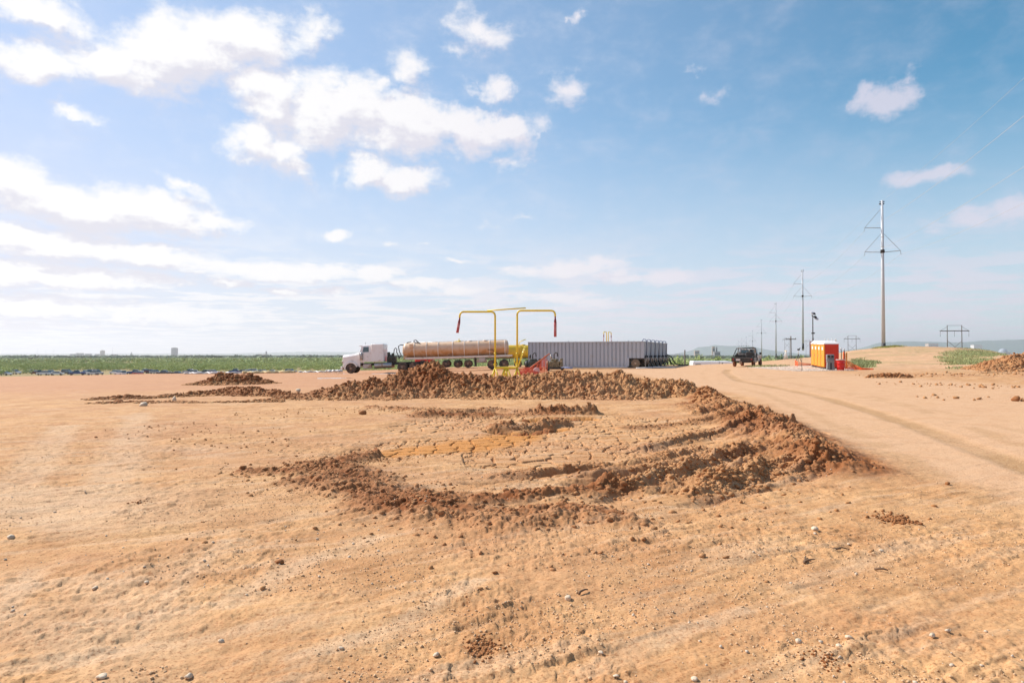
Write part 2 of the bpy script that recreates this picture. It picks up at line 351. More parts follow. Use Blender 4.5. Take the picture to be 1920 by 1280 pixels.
def grass_base(X, Y):
    u = X/np.maximum(Y, 1); g = np.where(Y > 40, 1 - ((u-.672-.0004*(Y-85))/.052)**2 - ((Y-88)/33)**2, -9)
    return np.maximum(g, np.where(Y > 40, 1 - ((u-.512)/.027)**2 - ((Y-70)/13)**2, -9))
def ground_fields(X, Y):
    r = np.hypot(X, Y); Z = z0(X, Y)
    M = {k: np.zeros(X.shape) for k in ('moist_shade', 'road', 'mud', 'green', 'track', 'pale')}
    act = (r < 160)
    # gentle swells and fine relief everywhere near
    x = X[act]; y = Y[act]; rr = r[act]; z = np.zeros(x.shape)
    tex = 1 - sst(rr, 60, 150)
    ca, sa = math.cos(R(28)), math.sin(R(28)); sx_ = x*ca + y*sa; sy_ = -x*sa + y*ca
    z += (.05*(fbm(x*.35, y*.35, 3, 1)-.5) + .05*(fbm(sx_*.35, sy_*1.8, 4, 5)-.5) + .035*(fbm(x*2.2, y*2.2, 4, 9)-.5)) * tex
    nr = 1 - sst(rr, 14, 40)
    z += (.026*(fbm(x*7, y*7, 4, 13, .62)-.5)) * nr
    crumb = sst(fbm(x*.8, y*.8, 4, 21), .46, .60)
    f1, _, cc = worley(x*9, y*9, 31); z += .014*crumb*nr*np.clip(1-1.6*f1*f1, 0, 1)*(cc > .45)
    f1, _, cc = worley(x*21, y*21, 33); z += .008*(.3+.7*crumb)*(1-sst(rr, 7, 13))*np.clip(1-1.6*f1*f1, 0, 1)*(cc > .4)
    # wind-blown / graded streaks: low ledges with a steep side
    led = fbm(sx_*.9, sy_*4.5, 4, 41, .55); z += .014*nr*(fbm(sx_*1.8, sy_*8.5, 4, 47, .6)-.5)*2 + .012*nr*sst(led, .48, .60)*sst(fbm(x*.5, y*.5, 3, 44), .45, .6)
    # road: smoother and paler
    d, _ = pdist(x, y, ROADL); xr = np.interp(y, [2,5,9,14,27,60,90], [4.0,4.9,5.6,6.2,9.2,9.5,12]); rd = sst(x - xr, -.2, .9)*(1-.0*rr)
    rdr = 1 - sst(x - (xr + np.interp(y, [5, 14, 30, 60], [4, 10, 14, 12])), 0, 3.5)*(1-sst(y,48,60)); rd = rd*np.clip(rdr, 0, 1)*sst(y, 5.5, 9)
    z = z*(1 - .62*rd)
    rough2 = sst(x - (xr + np.interp(y, [5, 14, 30, 60], [6, 12, 16, 16])), 0, 3)*(1-sst(y, 46, 54))*(y > 8)
    z += rough2*(.14*(fbm(x*.8, y*.8, 4, 301)-.45) + .04*clods_noise(x, y, 310)*sst(fbm(x*.6,y*.6,3,320),.45,.6))
    d, _ = pdist(x, y, TRK); d = d + .12*(fbm(x*1.5, y*1.5, 3, 615)-.5); tk = (1 - sst(d, .12, .45)); z -= .03*tk; tk2 = (1-sst(pdist(x, y, TRK2)[0], .2, .5)); 
    lug = .008*np.sin(y*40+x*8)*tk; z += lug
    # rough bands
    rb = np.zeros(x.shape)
    loc = (x > -14) & (x < 12) & (y > 5) & (y < 31); xl = x[loc]; yl = y[loc]; q = np.zeros(xl.shape)
    for B in BANDS:
        d, w = pdist(xl, yl, B); wob = .55 + .9*fbm(xl*1.6, yl*1.6, 3, 61)
        q = np.maximum(q, 1 - sst(d / (w*wob), .35, 1.15))
    zl = z[loc]; lump = clods_noise(xl, yl, 100, 1.45); big = fbm(xl*1.3, yl*1.3, 4, 66)
    hf = fbm(xl*9, yl*9, 3, 68); zl = zl + q*(.005 + .105*lump + .05*(big-.5) + .09*(hf-.5))
    # berm
    d, h = pdist(xl, yl, BERM); bm = np.exp(-(d/.62)**2); zl += bm*h*(.38+.38*lump+.3*(big-.3)+.5*(hf-.45)); q = np.maximum(q, 1 - sst(d, .5, 1.1))
    # ruts: ridge plus trench on the near side
    for P in RUTS:
        A = np.asarray(P); bx = (xl > A[:,0].min()-1.2) & (xl < A[:,0].max()+1.2) & (yl > A[:,1].min()-1.2) & (yl < A[:,1].max()+1.2)
        if not bx.any(): continue
        xx = xl[bx] + .16*(fbm(xl[bx]*3, yl[bx]*3, 3, 71)-.5); yy = yl[bx] + .16*(fbm(xl[bx]*3, yl[bx]*3, 3, 75)-.5)
        d, h = pdist(xx, yy, P); a0, a1 = A[0, :2], A[-1, :2]; t = (a1-a0)/np.linalg.norm(a1-a0); sd_ = (xx-a0[0])*t[1] - (yy-a0[1])*t[0]; sel = np.where((sd_ > 0), 1 - sst(d, .03, .13), 1 - sst(d, .06, .34))
        a0, a1 = A[0, :2], A[-1, :2]; t = (a1-a0)/np.linalg.norm(a1-a0); sd_ = (xx-a0[0])*t[1] - (yy-a0[1])*t[0]
        br = .35 + .75*fbm(xx*2.2, yy*2.2, 2, 81)
        zl[bx] += (1.25+.5*(A[:, 1].mean() > 11))*h*br*sel*(.26+.70*lump[bx]+.6*(hf[bx]-.4)) - .07*np.exp(-((sd_-.28)/.13)**2)*(d < .8)*sst(d, .05, .2)*(h > .07)
        q[bx] = np.maximum(q[bx], .55*(1 - sst(d, .20, .38)))
    pit = np.maximum(1-sst(pdist(xl, yl, CRK)[0]/np.maximum(pdist(xl, yl, CRK)[1], .1), .6, 1.1), 1-sst(pdist(xl, yl, CRK2)[0]/np.maximum(pdist(xl, yl, CRK2)[1], .1), .6, 1.1))
    # drying mud cracks
    wx = xl + .10*(fbm(xl*2.5, yl*2.5, 2, 5)-.5); wy = yl + .10*(fbm(xl*2.5, yl*2.5, 2, 6)-.5)
    f1, f2, cid = worley(wx*2.8, wy*2.8, 201); g1_, g2_, _ = worley(wx*7.0, wy*7.0, 205)
    dm, wm = pdist(xl, yl, MUD); mud = (1 - sst(dm/np.maximum(wm, .1) + .5*(fbm(xl*1.2, yl*1.2, 3, 213)-.5), .45, 1.15))
    ck = pit*(1-.95*q)*sst(.55*pit + fbm(xl*.7, yl*.7, 3, 207), .48, .72)
    z_s = zl*1.0
    sm = (1-.75*pit*(1-q)); base = .02*(fbm(xl*.8, yl*.8, 3, 1)-.5)
    zl = zl*sm + base*pit*(1-sm) - .05*pit*(1-q)
    big_c = 1-sst(f2-f1, .04, .115); small_c = (1-sst(g2_-g1_, .04, .12))*sst(fbm(xl*.9, yl*.9, 2, 209), .42, .6)*(1-mud)
    zl -= ck*(.06*big_c + .035*small_c)
    zl += ck*(.022*(cid-.5) + .012*(f1**2))*(1-.6*mud)
    for Hh in HOLES:
        d, _ = pdist(xl, yl, Hh); zl -= .10*(1-sst(d, .2, .42)); mud = np.maximum(mud, 1-sst(d, .25, .5))
    z[loc] = zl
    m_ = np.zeros(x.shape); m_[loc] = q*(.45+.55*sst(fbm(xl*.9, yl*.9, 3, 88), .35, .65)) + .6*ck*np.maximum(big_c, .7*small_c); M['moist_shade'][act] = m_  # damp soil, plus cracks tinted dark for the shade of their depth
    mm = np.zeros(x.shape); mm[loc] = mud*(1-.9*q); M['mud'][act] = mm
    tkn = sst(fbm(x*.9, y*.9, 4, 611), .30, .58); M['road'][act] = rd; e1 = 1-sst(np.abs(pdist(x, y, TRK)[0]-1.9), .08, .25); M['track'][act] = np.maximum(np.maximum(tk*(.5+.5*tkn), .45*tk2*tkn), .35*e1*tkn)*sst(y, 7.5, 9); d3 = np.minimum(pdist(x, y, TRK3)[0], pdist(x, y, TRK4)[0]); M['track'][act] = np.maximum(M['track'][act], .5*(1-sst(d3+.1*(fbm(x*2, y*2, 3, 617)-.5), .10, .32))*sst(fbm(x*1.4, y*1.4, 3, 619), .38, .55))
    z_p = np.zeros(x.shape)
    for P in PUD:
        d, w = pdist(x, y, P); z_p = np.maximum(z_p, 1-sst(d/w, .9, 1.5))
    z = z - .06*z_p; M['moist_shade'][act] = np.maximum(M['moist_shade'][act], .55*z_p)
    pl = sst(-x/np.maximum(y, .1)*1.0, .25, .7)*sst(fbm(x*.5, y*.5, 3, 401), .45, .62)*(rr < 14)
    for PP, w_ in PALES:
        d, _ = pdist(x, y, PP); pl = np.maximum(pl, (1.3-sst(d/(w_*(.6+.8*fbm(x*1.3, y*1.3, 3, 631))), .3, 1.2)-.3)*(.55+.45*sst(fbm(x*3, y*3, 3, 633), .3, .6)))
    M['pale'][act] = np.clip(pl, 0, 1)
    hl = sst(y, 50, 62)*sst(x, 26, 36); z = z + hl*(.35*(fbm(x*.22, y*.22, 4, 701)-.5) + .12*(fbm(x*1.1, y*1.1, 4, 705)-.5)); z += (1-hl)*(1-rd)*sst(y, 8, 16)*(.035*(fbm(x*1.3, y*1.3, 4, 711)-.5))
    Z[act] += z
    # grass on the hillside and in the valley
    gh = np.full(X.shape, -9.0)
    for (cx, cy, ax, ay) in ((66.5, 119, 4, 2.2),):
        gh = np.maximum(gh, 1 - ((X-cx)/ax)**2 - ((Y-cy)/ay)**2)
    gh = np.maximum(gh, grass_base(X, Y)); gh = sst(gh + 2.2*(fbm(X*.22, Y*.22, 4, 501)-.52), -.1, 1.1)
    th = np.degrees(np.arctan2(X, Y)); er = np.interp(th, EDGE_T, EDGE_R)
    gh = np.maximum(gh, .42*sst(fbm(X*.16, Y*.30, 5, 721), .50, .66)*sst(Y, 50, 60)*sst(X/np.maximum(Y, 1), .46, .50)*(r < 160))
    M['green'] = np.maximum(gh*(r < 160), sst(r-er, 25, 50)*(1 - (np.abs(th+22) < 17)*(r > 225)*(r < 308)))
    return Z, M
_hc = {}
def H(x, y):
    k = (round(float(x), 3), round(float(y), 3))
    if k not in _hc: _hc[k] = float(ground_fields(np.array([float(x)]), np.array([float(y)]))[0][0])
    return _hc[k]
def Hs(X, Y): return ground_fields(X, Y)[0]

# ------------------------------------------------------------------ materials
def mat(name, color, rough=0.6, metal=0.0, var=0.12, vscale=3.0, dirt=None, dirt_amt=0.0, dirt_scale=1.5, bump=0.0, bscale=30, emit=None, spec=0.5, coat=0.0, trans=0.0, alpha=None, dirt_shade_low=None, dirt_shade_z=(0, 1)):
    m = bpy.data.materials.new(name); m.use_nodes = True; t = NT(m.node_tree); m.node_tree.nodes.clear()
    p = t.n('ShaderNodeBsdfPrincipled'); o = t.n('ShaderNodeOutputMaterial'); t.l(p.outputs[0], o.inputs[0])
    tcn = t.n('ShaderNodeTexCoord'); oc = tcn.outputs['Object']
    n1 = t.noise(oc, vscale, 5, 0.6)
    c = t.mix(n1, tuple(max(0, x*(1-var)) for x in color), tuple(min(1, x*(1+var)) for x in color))
    if dirt_amt > 0:
        dn = t.noise(oc, dirt_scale, 6, 0.65, 0.6); f = t.mr(dn, 0.62 - .35*dirt_amt, 0.80 - .2*dirt_amt)
        if dirt_shade_low:
            sz = t.n('ShaderNodeSeparateXYZ'); t.l(oc, sz.inputs[0])
            f = t.m('MAXIMUM', t.m('MULTIPLY', f, .5), t.m('MULTIPLY', t.mr(sz.outputs[2], dirt_shade_z[1], dirt_shade_z[0]), t.m('ADD', f, dirt_shade_low), clamp=True), clamp=True)
        c = t.mix(f, c, dirt or (.35, .2, .1))
        t.l(t.m('ADD', t.m('MULTIPLY', f, .9 - rough if rough < .9 else 0), rough), p.inputs['Roughness'])
    else: p.inputs['Roughness'].default_value = rough
    t.l(c, p.inputs['Base Color']); p.inputs['Metallic'].default_value = metal; p.inputs['Specular IOR Level'].default_value = spec
    p.inputs['Coat Weight'].default_value = coat
    if bump:
        b = t.n('ShaderNodeBump'); b.inputs['Strength'].default_value = bump; b.inputs['Distance'].default_value = .02
        t.l(t.noise(oc, bscale, 4, .6), b.inputs['Height']); t.l(b.outputs[0], p.inputs['Normal'])
    return m

SOIL_A = (0.58, 0.328, 0.150); SOIL_B = (0.46, 0.235, 0.098); SOIL_ROAD = (0.59, 0.36, 0.205); SOIL_PALE = (0.60, 0.42, 0.27)
SOIL_WET_SHADE = (0.235, 0.078, 0.022); SOIL_RED = (0.42, 0.20, 0.10); SOIL_MUD = (0.50, 0.215, 0.055)
def soil(name, ground=True):
    m = bpy.data.materials.new(name); m.use_nodes = True; t = NT(m.node_tree); m.node_tree.nodes.clear()
    p = t.n('ShaderNodeBsdfPrincipled'); o = t.n('ShaderNodeOutputMaterial'); t.l(p.outputs[0], o.inputs[0])
    geo = t.n('ShaderNodeNewGeometry'); pos = geo.outputs['Position']
    A = lambda n: t.n('ShaderNodeAttribute', attribute_name=n).outputs['Fac']
    big = t.noise(pos, .22, 5, .62, .5); mid = t.noise(pos, 1.3, 6, .65, .4); fine = t.noise(pos, 22, 5, .7); grit = t.noise(pos, 55, 4, .7)
    c = t.mix(t.mr(mid, .35, .65), SOIL_B, SOIL_A)
    c = t.mix(t.m('MULTIPLY', t.mr(big, .42, .64), .45), c, SOIL_RED)
    if ground:
        mp = t.n('ShaderNodeMapping'); t.l(pos, mp.inputs[0]); mp.vector_type = 'TEXTURE'; mp.inputs['Rotation'].default_value = (0, 0, R(28)); mp.inputs['Scale'].default_value = (2, .32, 1)
        st = t.noise(mp.outputs[0], 1.1, 6, .6, .3); c = t.mix(t.m('MULTIPLY', t.mr(st, .48, .66), .38), c, SOIL_PALE)
        sp = t.n('ShaderNodeSeparateXYZ'); t.l(pos, sp.inputs[0])
        rf = t.m('MULTIPLY', t.mr(sp.outputs[1], 26, 42), t.mr(sp.outputs[0], 6, -8)); c = t.mix(t.m('MULTIPLY', rf, .6), c, (0.46, 0.225, 0.125))
        c = t.mix(t.m('MULTIPLY', A('road'), t.mr(mid, .25, .6, .55, .95)), c, SOIL_ROAD)
        c = t.mix(t.m('MULTIPLY', A('pale'), .45), c, SOIL_PALE)
        c = t.mix(t.m('MULTIPLY', A('track'), .8), c, (0.41, 0.24, 0.11))
        c = t.mix(A('mud'), c, SOIL_MUD)
    c = t.mix(t.m('MULTIPLY', A('moist_shade'), t.mr(mid, .3, .6, .6, 1.0)), c, SOIL_WET_SHADE)
    c = t.mix(t.mr(fine, .55, .8), c, t.mix(.5, c, SOIL_PALE)); c = t.mix(t.m('MULTIPLY', t.mr(grit, .50, .36), .6), c, SOIL_WET_SHADE)
    spk = t.noise(pos, 14, 3, .75); c = t.mix(t.m('MULTIPLY', t.mr(spk, .42, .30), .6), c, SOIL_WET_SHADE)
    if ground:
        gn = t.noise(pos, .05, 4, .6); gcol = t.mix(t.mr(gn, .4, .6), (.16, .20, .055), (.115, .165, .05))
        gf = t.m('MULTIPLY', A('green'), t.mr(t.noise(pos, 1.7, 5, .7), .38, .58, .1, .85), clamp=True); c = t.mix(gf, c, gcol)
    t.l(c, p.inputs['Base Color']); p.inputs['Roughness'].default_value = .92; p.inputs['Specular IOR Level'].default_value = .25
    b = t.n('ShaderNodeBump'); b.inputs['Strength'].default_value = .55; b.inputs['Distance'].default_value = .012
    t.l(t.m('ADD', fine, t.m('MULTIPLY', grit, .5)), b.inputs['Height']); t.l(b.outputs[0], p.inputs['Normal'])
    return m
M_GROUND = soil('soil_ground'); M_CLOD = soil('soil_clods', False)

# ------------------------------------------------------------------ the ground: one sheet to the horizon
th = np.r_[np.radians(np.linspace(-180, -42.6, 50)[:-1]), np.radians(np.linspace(-42.5, 42.5, 1150)), np.radians(np.linspace(42.6, 180, 50)[1:-1])]
rad = np.r_[np.linspace(.4, 2.3, 12)[:-1], np.exp(np.arange(math.log(2.4), math.log(7), .0036)), np.exp(np.arange(math.log(7), math.log(17), .0024)), np.exp(np.arange(math.log(17), math.log(34), .0034)),
    np.exp(np.arange(math.log(34), math.log(170), .0065)), np.exp(np.arange(math.log(170), math.log(45000), .035))]
TH, RR = np.meshgrid(th, rad); GX = RR*np.sin(TH); GY = RR*np.cos(TH)
GZ, GM = ground_fields(GX.ravel(), GY.ravel())
nt, nr_ = len(th), len(rad)
V = np.c_[GX.ravel(), GY.ravel(), GZ]; V = np.vstack([V, [[0, 0, 0]]])
i0 = (np.arange(nr_-1)[:, None]*nt + np.arange(nt)[None]); i1 = (np.arange(nr_-1)[:, None]*nt + (np.arange(nt)[None]+1) % nt)
Q = np.stack([i0, i0+nt, i1+nt, i1], -1).reshape(-1, 4)
c0 = len(V)-1; cf = np.stack([np.full(nt, c0), np.arange(nt), (np.arange(nt)+1) % nt, np.full(nt, c0)], -1)
ground = np_mesh('ground', V, Q, M_GROUND, smooth=True, attrs={k: np.r_[v, 0] for k, v in GM.items()})
gc = np_mesh('ground_patch', V[[c0] + list(range(nt))], np.stack([np.zeros(nt, int), 1+np.arange(nt), 1+(np.arange(nt)+1) % nt], -1), M_GROUND)
tag(ground, kind='structure'); tag(gc, kind='structure'); gc.name = 'ground_under_camera'
del V, Q, GX, GY, TH, RR
# ------------------------------------------------------------------ broken earth: clod templates and batches
def ico(sub):
    import bmesh
    b = bmesh.new(); bmesh.ops.create_icosphere(b, subdivisions=sub, radius=1.0)
    v = np.array([x.co[:] for x in b.verts]); f = np.array([[x.index for x in q.verts] for q in b.faces]); b.free(); return v, f
def rough_variants(sub, n, amp, seed):
    v, f = ico(sub); r_ = np.random.default_rng(seed); out = []
    for _ in range(n):
        k = 1 + amp*(r_.random(len(v))*2-1)
        d = r_.normal(size=(5, 3)); d /= np.linalg.norm(d, axis=1)[:, None]
        w = v*k[:, None]
        for q in d:                                    # flat broken facets
            h = w @ q; m_ = h > .62; w[m_] -= np.outer(h[m_]-.62, q)
        out.append(w)
    return out, f
CLOD1 = rough_variants(2, 6, .20, 3); CLOD0 = rough_variants(1, 6, .24, 4)
def batch_arrays(tmpl, pos, size, sq=.75, seed=0, sink=.25):
    vs, f = tmpl; r_ = np.random.default_rng(seed); n = len(pos); T = np.stack(vs)[r_.integers(0, len(vs), n)]
    sc = size[:, None]*np.stack([r_.uniform(.75, 1.25, n), r_.uniform(.75, 1.25, n), r_.uniform(.55, .95, n)*sq/.75], 1)
    a = r_.uniform(0, 6.283, n); ax = r_.uniform(-.6, .6, n)
    T = T*sc[:, None]; ca, sa = np.cos(ax)[:, None], np.sin(ax)[:, None]
    y = T[..., 1]*ca - T[..., 2]*sa; z = T[..., 1]*sa + T[..., 2]*ca; x = T[..., 0]
    ca, sa = np.cos(a)[:, None], np.sin(a)[:, None]
    P = np.stack([x*ca - y*sa, x*sa + y*ca, z], -1) + pos[:, None]
    P[..., 2] += (size*(.5-sink))[:, None]
    nv = T.shape[1]; Fc = f[None] + (np.arange(n)*nv)[:, None, None]
    return P.reshape(-1, 3), Fc.reshape(-1, 3), nv
def scatter(name, tmpl, pos, size, material, parent=None, moist_shade=None, **k):
    v, f, nv = batch_arrays(tmpl, pos, size, **k)
    return np_mesh(name, v, f, material, parent, attrs={'moist_shade': np.repeat(moist_shade if moist_shade is not None else np.zeros(len(pos)), nv)})

def mound(label, crest, group=None, noise=.22, cell=.05, seed=0, nclod=900, wetk=1.0, csize=(.05, .13)):
    # crest: x, y, height above the ground, half width, moisture
    C_ = np.array(crest, float); w = C_[:, 3].max()*1.3
    x0_, x1_ = C_[:, 0].min()-w-.6, C_[:, 0].max()+w+.6; y0_, y1_ = C_[:, 1].min()-w-.6, C_[:, 1].max()+w+.6
    nx, ny = int((x1_-x0_)/cell), int((y1_-y0_)/cell)
    XX, YY = np.meshgrid(np.linspace(x0_, x1_, nx), np.linspace(y0_, y1_, ny)); X = XX.ravel(); Y = YY.ravel()
    def prof(X, Y):
        wx = X + .9*(fbm(X*.7, Y*.7, 3, seed+1)-.5); wy = Y + .9*(fbm(X*.7, Y*.7, 3, seed+2)-.5)
        d, h = pdist(wx, wy, C_[:, :3]); _, hw = pdist(wx, wy, C_[:, [0,1,3]]); _, mo = pdist(wx, wy, C_[:, [0,1,4]])
        t = np.clip(1 - d/(hw*1.22), -.4, 1); p = np.where(t > 0, t**1.35*(1.0+.18*np.sin(3.1*t)), t)
        br = .58 + .62*fbm(X*.9, Y*.9, 3, seed+4)
        e = h*p*br
        lump = clods_noise(X, Y, 100+seed, 1.9)
        on = sst(t, -.1, .15)
        f1, _, cc = worley(wx*1.05, wy*1.05, seed+300); chunk = np.clip(1-1.3*f1*f1, 0, 1)*(cc-.3)
        return e + on*(.25+.75*sst(t, .02, .35))*(noise*(lump-.32) + .16*chunk + .22*(fbm(wx*6, wy*6, 4, seed+8, .6)-.5))*np.clip(h*1.6, .35, 1.2), on, mo*on*(.25+.75*sst(t, .1, .6)), t
    e, on, mo, t = prof(X, Y)
    Zg = z0(X, Y); Z = Zg + np.where(t > -.12, e, e-.15) - .02
    keep = t > -.3
    idx = np.full(X.size, -1); idx[keep] = np.arange(keep.sum())
    a = (np.arange(ny-1)[:, None]*nx + np.arange(nx-1)[None]).ravel(); q = np.stack([a, a+1, a+nx+1, a+nx], 1)
    q = idx[q]; q = q[(q >= 0).all(1)]
    V = np.c_[X, Y, Z][keep]; mm = mo[keep]*(.55+.45*sst(fbm(X[keep]*.8, Y[keep]*.8, 3, seed+9), .35, .6))*wetk
    # clods sitting on and around it
    r_ = np.random.default_rng(seed+5); px = r_.uniform(x0_, x1_, nclod*6); py = r_.uniform(y0_, y1_, nclod*6)
    e2, on2, mo2, t2 = prof(px, py); k = (t2 > -.12*r_.random(px.size)-.03); k &= (np.arange(px.size) > -1); sel = np.where(k)[0][:nclod]
    px, py, e2, mo2 = px[sel], py[sel], e2[sel], mo2[sel]
    sz = csize[0] + (csize[1]-csize[0])*r_.random(len(sel))**6
    cz = z0(px, py) + np.maximum(e2, 0)
    cv_, cf_, nv = batch_arrays(CLOD0, np.c_[px, py, cz], sz, seed=seed+6, sink=.65)
    wet = np.repeat(np.clip(mo2 + .35*r_.random(len(sel)), 0, 1)*wetk, nv)
    Fq = np.vstack([np.c_[q[:, [0,1,2]]], np.c_[q[:, [0,2,3]]], cf_ + len(V)])
    o = np_mesh('dirt_mound', np.vstack([V, cv_]), Fq, M_CLOD, attrs={'moist_shade': np.r_[mm, wet]})
    return tag(o, label, 'dirt mound', group)

def cr(px, py, D, hw, mo):                             # crest point seen at (px,py) at distance D -> height over the ground
    p = at(px, py, D); return (p.x, p.y, p.z - float(z0(np.array([p.x]), np.array([p.y]))[0]), hw, mo)
mound('long ridge of freshly dug clods behind the cracked pit, with a dark pointed top', [
    cr(545,744,27.5,.9,.5), cr(600,733,28,1.3,.6), cr(660,716,28.3,1.7,.7), cr(705,707,28.6,1.9,.8), cr(760,698,29,2.2,.9), cr(800,683,29.4,2.5,1.0), cr(822,683,29.4,2.5,1.0), cr(860,694,29.2,2.4,1.0),
    cr(905,700,29,2.3,.9), cr(950,704,28.8,2.3,.6), cr(1000,704,28.6,2.3,.45), cr(1050,700,28.6,2.2,.4), cr(1110,704,28.4,2.1,.35), cr(1170,706,28.2,2.0,.35), cr(1230,711,28,1.7,.4), cr(1275,714,27.8,1.3,.5), cr(1292,722,27.4,.9,.5)],
    seed=20, nclod=20000, noise=.38, cell=.04, csize=(.010, .10))
mound('low windrow of brown clods trailing to the left of the long ridge', [
    cr(205,745,28.5,.8,.7), cr(235,742,29,.8,.8), cr(262,748,29,.5,.6), cr(330,738,30,.5,.7), cr(400,729,31,.6,.8), cr(440,728,30.5,.6,.8), cr(485,724,30.5,.8,.9), cr(510,731,30,.6,.8), cr(560,738,29,.7,.7)],
    seed=40, nclod=2200, noise=.24, csize=(.04, .12))
mound('small dark brown heap on its own, left of the white truck', [
    cr(388,713,46,1.2,1), cr(412,698,46,1.6,1), cr(432,700,46,1.6,1), cr(462,703,46,1.3,1), cr(492,711,46,.9,1)], seed=60, nclod=1500, noise=.32, csize=(.07, .2))
mound('broken low row of clods near the lower edge of the windrow at far left', [
    cr(205,757,25.5,.5,.8), cr(265,754,25.8,.45,.8), cr(300,759,25.4,.3,.5), cr(345,757,25.5,.3,.5), cr(400,757,25.2,.25,.4), cr(520,748,26,.35,.5)], seed=70, nclod=900, noise=.2)
mound('reddish rubble heap at the right edge, beside the grass patch', [
    cr(1855,689,52,.8,.3), cr(1880,677,53,2.2,.4), cr(1905,668,54,3.0,.4), cr(1935,661,55,3.2,.4), cr(1975,662,56,3.0,.4)], seed=80, nclod=2600, noise=.32, csize=(.08, .24))
mound('short line of clods lying in front of the portable toilets hill', [
    cr(1632,703,43,.35,.7), cr(1662,700,43,.45,.8), cr(1685,697,43,.5,.9), cr(1708,703,43,.35,.8)], seed=90, nclod=350, noise=.22, csize=(.06, .18))
mound('small mound of crumbly soil at the inner corner of the pit berm', [
    cr(1318,733,23.5,.5,.5), cr(1340,732,23.2,.7,.6), cr(1362,744,22.5,.6,.5)], seed=95, nclod=500, noise=.2)
mound('small brown heap behind the middle of the long ridge, in front of the grey tanks', [cr(1040,694,44,1.0,.8), cr(1058,692,44,1.1,.8), cr(1075,697,44,.8,.6)], seed=97, nclod=200, noise=.22)

# loose clods over the churned ground
def place(n, polys, widths, seed, smin, smax, tmpl, name, label, cat, wet=.8, p=3.0, kind='stuff', sink=.25):
    r_ = np.random.default_rng(seed); XX = []; YY = []
    for P in polys:
        A = np.array([q[:2] for q in P]); seg = np.linalg.norm(np.diff(A, axis=0), axis=1); m_ = max(3, int(n*seg.sum()/sum(np.linalg.norm(np.diff(np.array([q[:2] for q in P2]), axis=0), axis=1).sum() for P2 in polys)))
        t = r_.random(m_)*seg.sum(); cs = np.r_[0, np.cumsum(seg)]; i = np.clip(np.searchsorted(cs, t)-1, 0, len(seg)-1); f = (t-cs[i])/seg[i]
        c = A[i]*(1-f)[:, None] + A[i+1]*f[:, None]
        XX.append(c[:, 0] + r_.normal(size=m_)*widths); YY.append(c[:, 1] + r_.normal(size=m_)*widths)
    X = np.concatenate(XX); Y = np.concatenate(YY); s = smin + (smax-smin)*r_.random(len(X))**p
    Z, Mx = ground_fields(X, Y)
    keep = (Mx['mud'] < (.3 if name != 'mud_lumps' else 9)); X, Y, s, Z, mo = X[keep], Y[keep], s[keep], Z[keep], Mx['moist_shade'][keep]
    return tag(scatter(name, tmpl, np.c_[X, Y, Z], s, M_CLOD, moist_shade=np.clip(wet*(.35+.65*np.maximum(mo, name == 'mud_lumps'))*r_.uniform(.5, 1.2, len(X)), 0, 1), seed=seed, sink=sink), label, cat, kind=kind)
place(15000, BANDS, .36, 1, .004, .05, CLOD0, 'loose_clods', 'crumbled clods strewn over the churned band around the cracked pit', 'clods', p=5.0, sink=.65)
place(14000, RUTS + [BERM, BERM], .13, 2, .005, .045, CLOD0, 'rut_clods', 'clods piled along the rut ridges and the right-hand berm', 'clods', p=4.0, sink=.65)
place(900, [gpoly((1700,720),(1920,725)), gpoly((1760,705),(1920,700)), gpoly((1650,705),(1730,702)), gpoly((1800,745),(1920,750))], 1.1, 12, .01, .11, CLOD0, 'scattered_clods', 'small dark clods dotted over the rough bank at the right', 'clods', p=5.0, wet=1.0)
place(2600, [gpoly((300,800),(560,840)), gpoly((480,780),(760,765)), gpoly((500,860),(620,870)), gpoly((620,850),(900,900)), gpoly((700,930),(1200,940)), gpoly((600,1000),(1300,985)), gpoly((1300,960),(1500,930))], .9, 14, .004, .035, CLOD0, 'crumbs', 'tiny soil crumbs scattered thinly round the churned pit', 'clods', p=6.0, wet=1.0)
place(1600, RUTS[4:7], .13, 33, .010, .06, CLOD0, 'ridge_clods', 'bigger clods crowning the largest ruts at the right of the pit', 'clods', p=3.0, sink=.4)
place(70, HOLES, .16, 31, .05, .13, CLOD1, 'mud_lumps', 'dark wet lumps of mud torn up at the back of the cracked pit', 'clods', wet=1.6, p=1.5)
# gravel scattered over the whole pad
def gravel(name, label, n, smin, smax, rmin, rmax, seed, color, thr=.42, p=3.0):
    r_ = np.random.default_rng(seed); t = r_.uniform(-.78, .78, n); rr = np.exp(r_.uniform(math.log(rmin), math.log(rmax), n))
    X = rr*np.tan(t*.98)*np.cos(t*0); Y = rr; dens = fbm(X*.7, Y*.7, 4, seed+3); left = sst(-X/Y, -.4, .7)*.05
    k = dens + left + .10*(r_.random(n)-.5) > thr; X, Y = X[k], Y[k]
    Z, Mx = ground_fields(X, Y); k = (Mx['mud'] < .2) & (r_.random(len(X)) > .75*Mx['road']); X, Y, Z = X[k], Y[k], Z[k]
    s = smin + (smax-smin)*r_.random(len(X))**p
    o = scatter(name, ST, np.c_[X, Y, Z], s, color, seed=seed, sq=.8, sink=.2)
    return tag(o, label, 'gravel', kind='stuff')
ST = rough_variants(1, 8, .16, 9)
M_PEB = mat('pebble', (.56, .36, .20), .85, var=.3, vscale=9, bump=.3)
M_PEBG = mat('grey_pebble', (.52, .41, .30), .8, var=.3, vscale=9, bump=.3)
gravel('gravel', 'fine tan gravel strewn over the bare ground', 110000, .002, .011, 2.6, 12, 5, M_PEB, .53, 7.0)
gravel('pale_gravel', 'scattered pale grey pebbles on the bare ground', 2000, .004, .017, 2.6, 11, 6, M_PEBG, .54, 5.0)
